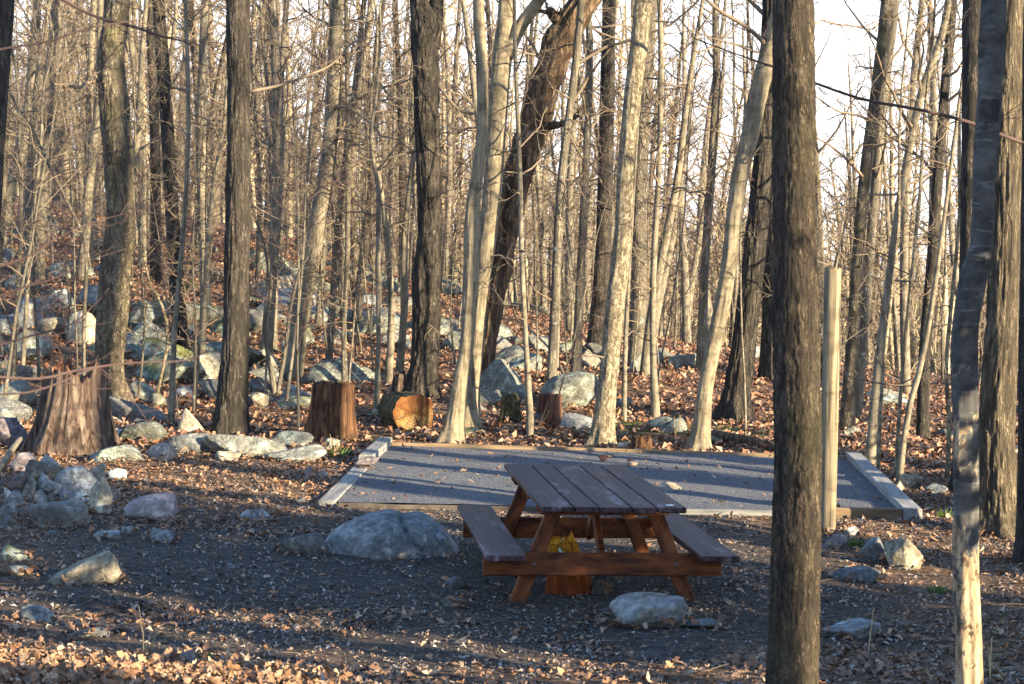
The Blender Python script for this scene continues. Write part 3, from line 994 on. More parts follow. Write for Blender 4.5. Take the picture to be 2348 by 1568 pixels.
hand_tree('oak_tree', [(2356, 1292, 54), (2354, 1100, 44), (2356, 784, 42), (2362, 400, 40), (2366, 0, 38)], 'oak_dark',
          'dark trunk cut off by the right edge with a long twig reaching left', seed=24, sides=26, rough=0.08, top=12, crown=(5, 8, 2.4),
          limbs=[[(2366, 335, 10, 0), (2300, 311, 8, -.6), (2215, 278, 7.5, -1.2), (2100, 250, 6.5, -1.6), (1985, 230, 6, -1.9), (1880, 195, 5, -2.2), (1790, 160, 4, -2.4), (1690, 125, 3, -2.6), (1590, 88, 2, -2.8)]], cmat='twig_red')
hand_tree('oak_tree', [(-75, 1150, 62), (-40, 700, 58), (-12, 260, 54), (5, 0, 52)], 'oak_dark',
          'dark trunk leaning in at the upper left corner', seed=25, sides=26, rough=0.09, top=12, crown=(5.4, 8, 2.4))

# mid distance trunks and saplings read from the picture
SAP = [
    ('sapling', [(392, 975, 15), (400, 760, 12), (418, 560, 11), (432, 300, 10), (425, 0, 9)], 'midpale', 'pale straight sapling between the yellowish rock and the scaly oak', 31),
    ('sapling', [(190, 880, 11), (194, 700, 9), (198, 565, 9), (170, 495, 8), (120, 395, 8), (65, 280, 7), (22, 215, 5)], 'mid', 'dark sapling bent sharply toward the upper left corner', 32),
    ('sapling', [(790, 882, 15), (788, 750, 12), (796, 600, 12), (798, 300, 12), (793, 0, 9)], 'mid', 'tall straight sapling rising behind the orange stump', 33),
    ('sapling', [(862, 942, 14), (868, 780, 11), (866, 600, 12), (868, 440, 11), (856, 370, 9), (850, 300, 8), (868, 180, 7), (872, 60, 5)], 'midpale', 'wavy pale sapling just left of the sawn log', 34),
    ('young_tree', [(890, 880, 19), (898, 720, 16), (888, 560, 14), (876, 450, 11), (862, 365, 9)], 'midpale', 'pale young tree behind the grey snag, left of the forked oak', 35),
    ('young_tree', [(914, 866, 19), (928, 700, 17), (926, 560, 16), (938, 440, 14), (950, 330, 11)], 'midpale', 'forking pale young tree nearly touching the forked oak', 36),
    ('sapling', [(1217, 1003, 19), (1208, 830, 13), (1196, 600, 12), (1192, 400, 11), (1184, 200, 10), (1178, 0, 8)], 'midpale', 'thin wavy pale sapling between the crossing beeches and the red brown stump', 37),
    ('sapling', [(1272, 886, 14), (1278, 750, 11), (1282, 560, 10), (1290, 350, 9), (1292, 0, 7)], 'midpale', 'thin sapling growing beside the big tilted slab', 38),
    ('young_tree', [(1365, 806, 46), (1378, 650, 38), (1385, 500, 36), (1391, 250, 34), (1396, 0, 30)], 'oak_dark', 'dark grey trunk just left of the flaky pale trunk', 39),
    ('young_tree', [(1458, 838, 40), (1464, 650, 36), (1468, 400, 34), (1486, 120, 30), (1492, 0, 28)], 'mid', 'grey trunk just right of the flaky pale trunk', 40),
    ('sapling', [(1503, 960, 21), (1496, 780, 15), (1498, 600, 15), (1510, 400, 14), (1515, 200, 13), (1512, 0, 12)], 'midpale', 'upright pale sapling above the teal mossy rock', 41),
    ('sapling', [(1430, 965, 13), (1433, 800, 11), (1440, 650, 9), (1450, 480, 7)], 'midpale', 'short pale sapling at the right side of the flaky trunk', 42),
    ('young_tree', [(1606, 850, 24), (1616, 600, 20), (1630, 400, 20), (1642, 200, 19), (1640, 60, 16)], 'mid', 'bluish trunk left of the leaning cream trunk', 43),
    ('young_tree', [(1756, 868, 36), (1764, 700, 32), (1768, 500, 30)], 'oak_dark', 'dark trunk between the dark leaning tree and the nearest trunk', 44),
    ('young_tree', [(1940, 985, 36), (1955, 780, 31), (1966, 600, 28), (1983, 400, 28), (2010, 200, 28), (2034, 0, 30)], 'oak_scaly', 'golden lit trunk leaning right just past the wooden post', 45),
    ('young_tree', [(1962, 960, 26), (1984, 700, 24), (2000, 500, 22), (2022, 250, 22), (2052, 0, 20)], 'mid', 'darker trunk close behind the golden lit leaning one', 46),
    ('young_tree', [(1995, 1066, 24), (2006, 900, 20), (2030, 700, 18), (2056, 500, 17), (2086, 330, 18), (2116, 200, 18), (2168, 40, 16)], 'midpale', 'leaning smooth tree beyond the far right corner of the pad', 47),
    ('sapling', [(2012, 1090, 9), (2020, 900, 8), (2040, 700, 8), (2060, 500, 7)], 'birch', 'very thin cream sapling at the corner of the pad', 48),
    ('sapling', [(2054, 1096, 10), (2064, 900, 9), (2082, 700, 8), (2108, 450, 8)], 'birch', 'thin cream sapling right of the pad corner', 49),
    ('sapling', [(2060, 1112, 16), (2080, 950, 14), (2110, 840, 13), (2136, 700, 12), (2156, 560, 10), (2190, 300, 8)], 'midpale', 'sapling leaning strongly right beside the pale rocks', 50),
    ('young_tree', [(2115, 1002, 30), (2120, 800, 27), (2136, 600, 25), (2150, 400, 24), (2166, 200, 22), (2184, 0, 20)], 'oak_dark', 'dark straight trunk left of the crooked trunk', 51),
    ('sapling', [(2170, 1106, 12), (2176, 960, 11), (2168, 850, 10), (2180, 700, 9), (2200, 480, 8)], 'birch', 'short wavy cream sapling against the crooked trunk', 52),
    ('sapling', [(630, 905, 13), (612, 800, 10), (606, 740, 10), (622, 660, 9), (605, 560, 8), (580, 480, 6)], 'mid', 'curving sapling right of the straight dark trunk', 53),
    ('sapling', [(636, 905, 10), (655, 800, 9), (668, 690, 8), (700, 560, 6)], 'mid', 'sapling curving right from the clump beside the dark trunk', 54),
    ('sapling', [(460, 862, 16), (470, 700, 13), (476, 560, 13), (490, 420, 11), (512, 300, 9)], 'midpale', 'pale sapling in front of the pale boulder on the slope', 55),
    ('sapling', [(356, 920, 8), (385, 780, 8), (368, 690, 7), (340, 640, 5)], 'birch', 'thin sunlit stem bending left below the scaly oak', 56),
    ('young_tree', [(84, 640, 34), (95, 450, 30), (108, 250, 28), (126, 60, 26), (130, 0, 25)], 'mid', 'bluish grey trunk on the slope at the far left', 57),
    ('sapling', [(30, 880, 13), (38, 700, 10), (48, 520, 10), (44, 300, 8)], 'mid', 'grey sapling at the left edge', 58),
    ('sapling', [(52, 840, 11), (62, 680, 10), (74, 500, 9), (95, 330, 7)], 'midpale', 'leaning pale sapling at the left edge', 59),
    ('young_tree', [(730, 745, 16), (742, 560, 14), (748, 350, 13), (762, 120, 12)], 'mid', 'dusky trunk up the slope left of the tall straight sapling', 60),
    ('young_tree', [(816, 745, 24), (836, 560, 20), (850, 420, 18), (862, 250, 16)], 'oak_dark', 'dark trunk leaning right above the orange stump', 61),
    ('young_tree', [(1320, 860, 24), (1330, 650, 20), (1342, 400, 18), (1352, 150, 16)], 'mid', 'thin grey trunk rising behind the big tilted slab', 62),
]
for (nm, pts, mt, lb, sd) in SAP:
    w0 = pts[1][2]
    hand_tree(nm, pts, mt, lb, 'sapling' if nm == 'sapling' else 'tree', seed=sd, sides=14 if w0 > 18 else 9, rough=0.07, flare=0.15,
              top=9.5 if w0 > 18 else 6.5, crown=(3.0, 14 if w0 > 18 else 9, 1.5 if w0 > 18 else 1.0), twigs=10, twig_len=0.8, lean_keep=0.4)

# templates for the woods behind
def template(seed, h, r0, kind):
    r = np.random.default_rng(seed)
    n = 9
    pts = [np.array([0, 0, -0.3])]
    d = np.array([r.normal(0, .05), r.normal(0, .05), 1.0])
    for k in range(n):
        d = d + np.array([r.normal(0, .05), r.normal(0, .05), 0]); d[:2] *= 0.9; d /= np.linalg.norm(d)
        pts.append(pts[-1] + d * (h + .3) / n)
    S = smooth_path(np.array(pts), 22 if kind == 'tree' else 14)
    rads = r0 * (1 - 0.82 * np.linspace(0, 1, len(S)) ** 1.1)
    mb = MB(); trunk_mesh(mb, S, rads, 9 if kind == 'tree' else 6, seed, 0.07, 0.2, 0.0)
    cb = MB()
    if kind == 'tree':
        make_crown(cb, r, S, rads, h * 0.25, h * 0.98, 13, h * 0.17, 2, 0.5, 0.8)
        make_crown(cb, r, S, rads, 1.2, h * 0.5, 11, 0.9, 1, 0.2, 1.0, 0.4)
    else:
        make_crown(cb, r, S, rads, h * 0.2, h * 0.98, 18, h * 0.24, 2, 0.35, 0.8, 0.3)
    out = []
    for b in (mb, cb):
        fl = []
        if b.q: fl.append(np.vstack(b.q))
        if b.t: fl.append(np.vstack(b.t))
        out.append((np.vstack(b.v), fl))
    return out


TPL = [template(100 + i, 9 + 3.5 * (i % 3), 0.06 + 0.024 * (i % 4), 'tree') for i in range(7)]
TPS = [template(200 + i, 3.2 + 0.9 * (i % 4), 0.014 + 0.006 * (i % 3), 'sapling') for i in range(5)]
TM = []
for i, (tr, cr) in enumerate(TPL):
    a = mesh_from('trunk', *tr); b = mesh_from('crown', *cr)
    a.materials.append(M[('mid', 'midpale', 'oak_dark', 'midpale', 'mid', 'oak_scaly', 'midpale')[i]]); b.materials.append(M['twig'])
    TM.append((a, b))
TS = []
for i, (tr, cr) in enumerate(TPS):
    a = mesh_from('trunk', *tr); b = mesh_from('crown', *cr)
    a.materials.append(M['midpale' if i % 2 else 'mid']); b.materials.append(M['twig_red' if i % 3 == 0 else 'twig'])
    TS.append((a, b))


def place_tree(name, x, y, k, meshes, sc, rz, tilt=0.0):
    e = empty(name, (x, y, tz(x, y)), rz)
    e.rotation_euler = (tilt * math.cos(rz), tilt * math.sin(rz), rz)
    e.scale = (sc, sc, sc)
    for nm, me in zip(('trunk', 'crown'), meshes[k]):
        o = bpy.data.objects.new(nm, me); COL.objects.link(o); o.parent = e
    return e


ORD = ['first', 'second', 'third', 'fourth', 'fifth', 'sixth', 'seventh', 'eighth', 'ninth', 'tenth', 'eleventh', 'twelfth', 'thirteenth', 'fourteenth', 'fifteenth', 'sixteenth', 'seventeenth', 'eighteenth', 'nineteenth', 'twentieth']
r = np.random.default_rng(301)
bgt = []
tries = 0
while len(bgt) < 112 and tries < 6000:
    tries += 1
    D = 25 + 42 * r.random() ** 0.75
    px = r.uniform(-60, 2410)
    x = (px - 1173.5) / FPX * D
    # thinner to the right, where the sky comes down between the trunks
    if px > 1500 and r.random() < 0.2:
        continue
    if any((x - a) ** 2 + (D - b) ** 2 < 0.9 for a, b, *_ in bgt):
        continue
    bgt.append((x, D, px))
bgt.sort(key=lambda t: t[2])
marks = sorted(TREES)
FARL = []
cnt = {}
for q, (x, D, px) in enumerate(bgt):
    k = int(r.integers(0, 7))
    e = place_tree('bare_tree', x, D, k, TM, r.uniform(0.8, 1.25), r.uniform(0, 6.28), r.normal(0.0, 0.03))
    e['category'] = 'tree'
    e['group'] = 'bare trees in the woods behind the campsite'
    left = [m for m in marks if m[0] <= px]
    if D < 42:
        nm = left[-1][1] if left else None
        key = (nm,)
        cnt[key] = cnt.get(key, 0) + 1
        c = ORD[min(cnt[key] - 1, 19)]
        if nm:
            e['label'] = f'bare tree in the nearer woods, {c} to the right of the {nm}'
        else:
            e['label'] = f'bare tree in the nearer woods, {c} from the left edge'
    else:
        FARL.append((e, px))
# thin understory stems
und = []
for q in range(150):
    D = 21.5 + 32 * r.random() ** 0.9
    px = r.uniform(-40, 2390)
    if r.random() < 0.45: px = r.uniform(-40, 900)
    x = (px - 1173.5) / FPX * D
    if float(pad_mask(x, D, 0.8)) > 0: continue
    e = place_tree('thin_sapling', x, D, int(r.integers(0, 5)), TS, r.uniform(0.7, 1.35), r.uniform(0, 6.28), r.normal(0, 0.09))
    und.append((e, px, D))
    tag(e, 'thin twiggy understory sapling among the rocks and trunks of the back woods' if D < 36 else 'thin understory sapling far back among the trunks on the ridge', 'sapling', 'thin understory saplings in the back woods')

def ordinal_labels(items, text):
    c = {}
    for (e, px) in sorted(items, key=lambda t: t[1]):
        nm = ([m for m in marks if m[0] <= px] or [(0, None)])[-1][1]
        c[nm] = c.get(nm, 0) + 1
        if c[nm] > len(ORD): continue
        e['label'] = f'{text}, {ORD[c[nm] - 1]} ' + (f'to the right of the {nm}' if nm else 'from the left edge')


ordinal_labels([(e, px) for (e, px, D) in und if D < 40], 'thin twiggy sapling in the woods')
ordinal_labels([(e, px) for (e, px, D) in und if D >= 40], 'far thin sapling on the ridge')
for e, px in FARL: e['label'] = 'bare grey tree far back among the crowded trunks on the ridge'
ordinal_labels(FARL, 'far bare tree on the ridge')

# woods farther off: one mass
def far_woods():
    r = np.random.default_rng(77)
    mb_v = []; mb_q = []; n0 = 0
    tpl = []
    for i in range(8):
        rr = np.random.default_rng(900 + i)
        b = MB()
        h = 12
        S = wander(rr, (0, 0, -0.5), (rr.normal(0, .05), rr.normal(0, .05), 1), h, 6, 0.12, 0.3)
        rd = np.linspace(0.16, 0.03, 7)
        b.tube(S, rd, 5, False)
        for q in range(20):
            z = rr.uniform(1.5, h * .95); k = min(int(z / h * 6), 5)
            p = S[k] + (S[k + 1] - S[k]) * (z / h * 6 - k)
            a = rr.uniform(0, 6.28); e = rr.uniform(.2, 1.0)
            d = np.array([math.cos(a) * math.cos(e), math.sin(a) * math.cos(e), math.sin(e)])
            L = rr.uniform(1.0, 2.8)
            P = wander(rr, p, d, L, 3, 0.5, 0.4)
            b.tube(P, np.linspace(0.04, 0.014, 4), 3, False)
            for m in range(4):
                j = int(rr.integers(0, 3)); d2 = P[j + 1] - P[j]; d2 = d2 / np.linalg.norm(d2) + rr.normal(0, .6, 3); d2 /= np.linalg.norm(d2)
                b.tube(wander(rr, P[j] + (P[j + 1] - P[j]) * rr.random(), d2, L * .45, 2, 0.4), [0.015, 0.011, 0.008], 3, False)
        tpl.append((np.vstack(b.v), np.vstack(b.q)))
    for q in range(760):
        if q < 330:
            D = r.uniform(62, 120)
        else:
            D = 120 + 130 * r.random()
        px = r.uniform(-120, 2470)
        if px < 1000 and q < 330 and r.random() < 0.35: continue
        x = (px - 1173.5) / FPX * D
        V, Q = tpl[int(r.integers(0, 8))]
        a = r.uniform(0, 6.28); s = r.uniform(0.75, 1.3)
        W = V * s
        W = np.stack([W[:, 0] * math.cos(a) - W[:, 1] * math.sin(a) + x, W[:, 0] * math.sin(a) + W[:, 1] * math.cos(a) + D, W[:, 2] + tz(x, D)], 1)
        mb_v.append(W); mb_q.append(Q + n0); n0 += len(W)
    me = mesh_from('far_woods', np.vstack(mb_v), [np.vstack(mb_q)])
    tag(link('far_woods', me, M['far']), 'distant sunlit bare woods covering the slopes beyond the ridge', kind='stuff')
    # evergreen patches on the far hill
    vs = []; ts = []; n0 = 0
    for (px, D) in [(680, 190), (720, 200), (650, 205), (760, 195), (1330, 170), (1960, 150), (2000, 160), (2050, 150), (1935, 165), (2095, 158), (1890, 140), (560, 210), (835, 215), (2180, 150), (1700, 180)]:
        x = (px - 1173.5) / FPX * D; z = tz(x, D)
        h = r.uniform(7, 11); m = 420
        t = r.random(m); a = r.uniform(0, 6.28, m); rad = (1 - t) ** 0.8 * h * 0.3 * r.uniform(0.4, 1, m)
        c = np.stack([x + rad * np.cos(a), D + rad * np.sin(a), z + h * (0.12 + 0.88 * t)], 1)
        sz = 0.28
        d1 = r.normal(0, sz, (m, 3)); d2 = r.normal(0, sz, (m, 3))
        V = np.stack([c, c + d1, c + d2], 1).reshape(-1, 3)
        vs.append(V); ts.append(np.arange(m * 3).reshape(-1, 3) + n0); n0 += m * 3
    tag(link('far_evergreens', mesh_from('far_evergreens', np.vstack(vs), [np.vstack(ts)]), M['pine_far']), 'yellow green pines in the distance between the bare trunks', kind='stuff')


far_woods()

# ------------------------------------------------------------------ trees outside the frame towards the sun: they shade the campsite
def hemlock(q, w, h, rad, dens, seed, z0=.15):  # added evergreen out of view, placed and shaped to block the sun
    r = np.random.default_rng(seed)
    x, y = SQ * q + SA * w
    z = tz(x, y)
    e = tag(empty('shade_hemlock', (x, y, z)), 'dense dark hemlock added out of view to shade the campsite' if h > 4 else 'low young hemlock added out of view to shade the gravel pad', 'tree', 'unseen hemlocks added for shade')
    mb = MB(); mb.tube([(0, 0, -.2), (0, 0, h * .5), (0, 0, h)], [0.13, .08, .01], 8); mb.build('trunk', M['oak_dark'], e)
    n = int(dens)
    t = r.random(n) ** 1.1; a = r.uniform(0, 6.28, n)
    rr = rad * (1 - t) ** 0.6 * np.sqrt(r.random(n)) 
    z0 = z0 - (1.5 * r.random(n) if z0 > 1 else 0) + (0.75 if z0 > 1 else 0)
    c = np.stack([rr * np.cos(a), rr * np.sin(a), z0 + .15 + (h - z0 - .15) * t - rr * 0.15], 1)
    d = np.stack([np.cos(a), np.sin(a), -0.2 + 0 * a], 1) + r.normal(0, .35, (n, 3))
    s = np.cross(d, r.normal(0, 1, (n, 3))); s /= np.linalg.norm(s, axis=1)[:, None]
    d *= 0.16; s *= 0.055
    V = np.stack([c - d - s * .6, c - d + s * .6, c + s, c + d, c - s], 1).reshape(-1, 3)
    k = np.arange(n)[:, None] * 5
    F = np.hstack([k, k + 1, k + 2, k + 3, k + 4])
    link('crown', mesh_from('crown', V, [F]), M['needle'], e)


HEM = [(8.55, 2.2, 9.0, 0.88, 5000, 1, .15), (9.4, 3.2, 11.0, 1.1, 4000, 2, .15), (10.4, 2.4, 10.0, 0.72, 2100, 3, .15), (7.32, 0.3, 8.0, 0.5, 1300, 4, 2.0), (4.4, 5.0, 9.0, 0.8, 6000, 5, .3)]
HEM += [(15.3, -3.5, 2.1, .5, 2000, 11, .05), (17.0, -4.6, 2.0, .5, 2000, 12, .05), (18.4, -5.4, 1.9, .45, 1000, 14, .05)]  # low ones added to keep the sun off the pad only
for hm in HEM:
    hemlock(*hm)


def bole(h, r0, seed):
    """tall clean stem with its crown high up"""
    r = np.random.default_rng(seed)
    S = wander(r, (0, 0, -.3), (r.normal(0, .04), r.normal(0, .04), 1), h, 16, .10, .4)
    rads = r0 * (1 - .7 * np.linspace(0, 1, 17))
    a = MB(); trunk_mesh(a, S, rads, 14, seed, .08, .25, 0)
    c = MB(); make_crown(c, r, S, rads, h * .5, h * .98, 14, h * .2, 2, .5, .7)
    make_crown(c, r, S, rads, h * .12, h * .5, 5, h * .09, 1, .3, .7)
    res = []
    for b, nm, mt in ((a, 'trunk', 'oak_dark'), (c, 'crown', 'twig')):
        me = mesh_from(nm, np.vstack(b.v), [np.vstack(b.q)] + ([np.vstack(b.t)] if b.t else [])); me.materials.append(M[mt]); res.append(me)
    return res


BO = [bole(14, .16, 501), bole(16, .2, 502), bole(13, .13, 503)]
OFF = [(11.3, 4, .36), (12.05, 6, .38), (12.5, 3, .40), (14.8, 4, .46), (15.6, 9, .14), (16.75, 7, .28), (18.4, 4, .32), (18.95, 7, .3), (19.6, 3, .36), (21.3, 8, .3), (23.2, 4, .4), (25.5, 7, .4), (28.0, 3, .4), (31, 6, .4), (5.85, 2, .22), (6.28, 5, .10), (6.75, 1, .2)]
for (q, w, dia) in OFF:
    x, y = SQ * q + SA * w
    k = int(r.integers(0, 3))
    e = place_tree('bare_tree', x, y, k, BO, dia / (2 * (.16, .2, .13)[k]), r.uniform(0, 6.28), r.normal(0, 0.02))
    e.scale.z = 1.0
    tag(e, 'bare tree to the right of the camera, outside the picture', 'tree', 'bare trees beside the camera')

# ------------------------------------------------------------------ rocks
_bm = bmesh.new()
bmesh.ops.create_icosphere(_bm, subdivisions=4, radius=1.0)
_bm.verts.index_update()
ICO = np.array([v.co[:] for v in _bm.verts]); ICOF = np.array([[v.index for v in f.verts] for f in _bm.faces])
_bm.free()
_bm = bmesh.new()
bmesh.ops.create_icosphere(_bm, subdivisions=3, radius=1.0)
_bm.verts.index_update()
ICO3 = np.array([v.co[:] for v in _bm.verts]); ICOF3 = np.array([[v.index for v in f.verts] for f in _bm.faces])
_bm.free()


def rock_shape(r, angular=0.6, V=ICO, lo=0.44):
    npl = int(r.integers(8, 14))
    N = r.normal(0, 1, (npl, 3)); N /= np.linalg.norm(N, axis=1)[:, None]
    dd = r.uniform(lo, 1.0, npl)
    dots = np.maximum(V @ N.T, 1e-3)
    rr = dd[None, :] / dots
    p = 22 + 130 * angular ** 1.5
    cap = 1.0 + 0.55 * angular
    rad = (np.sum(np.minimum(rr, 50) ** (-p), axis=1) + cap ** (-p)) ** (-1 / p)
    W = V * rad[:, None]
    for (f, a) in ((2.0, 0.03), (4.1, 0.035), (8.0, 0.028), (17, 0.018), (31, 0.011)):
        acc = 0
        for q in range(3):
            k = r.normal(0, 1, 3); k /= np.linalg.norm(k)
            k2 = r.normal(0, 1, 3)
            acc = acc + (np.abs(np.sin((f * (W @ k) + 0.8 * np.sin(f * 0.7 * (W @ k2)) + r.uniform(0, 6.28)))) - 0.6)
        W = W + V * (a * acc / 1.5)[:, None]
    mn, mx = W.min(axis=0), W.max(axis=0)
    W = (W - mn) / (mx - mn) * 2 - 1
    return W


FEET = []


def rock(px, pyb, w, h, mat, label, seed, ang=0.6, depth=0.75, rz=None, sink=0.38, name='rock', group=None, z=None, tilt=0.0, D=None, lift=0.0, lo=0.44):
    r = np.random.default_rng(seed)
    g = ground_hit(px, pyb) if D is None else at(px, pyb, D)
    D = g[1]
    if h < 31: sink = min(sink, 0.28)
    wm = w * D / FPX / 2; dm = wm * depth
    dip = (EYE - g[2]) / D
    hv = max(0.25 * h * D / FPX, h * D / FPX - dm * dip * 0.7)
    hm = hv / (2 - 2 * sink)
    V = rock_shape(r, ang, ICO, lo) * np.array([wm, dm, hm])
    a = r.uniform(-0.35, 0.35) if rz is None else rz
    if tilt:
        ct, st = math.cos(tilt), math.sin(tilt)
        V = np.stack([V[:, 0] * ct - V[:, 2] * st, V[:, 1], V[:, 0] * st + V[:, 2] * ct], 1)
    V = np.stack([V[:, 0] * math.cos(a) - V[:, 1] * math.sin(a), V[:, 0] * math.sin(a) + V[:, 1] * math.cos(a), V[:, 2]], 1)
    cx, cy = g[0], g[1] + dm * 0.75
    FEET.append((cx, cy, wm, dm))
    V = V + np.array([0, 0, hm * (1 - 2 * sink)])
    me = mesh_from(name, V, [ICOF])
    zz = g[2] if z is None else z
    o = link(name, me, M[mat], None, (cx, cy, zz + lift))
    return tag(o, label, 'rock', group)


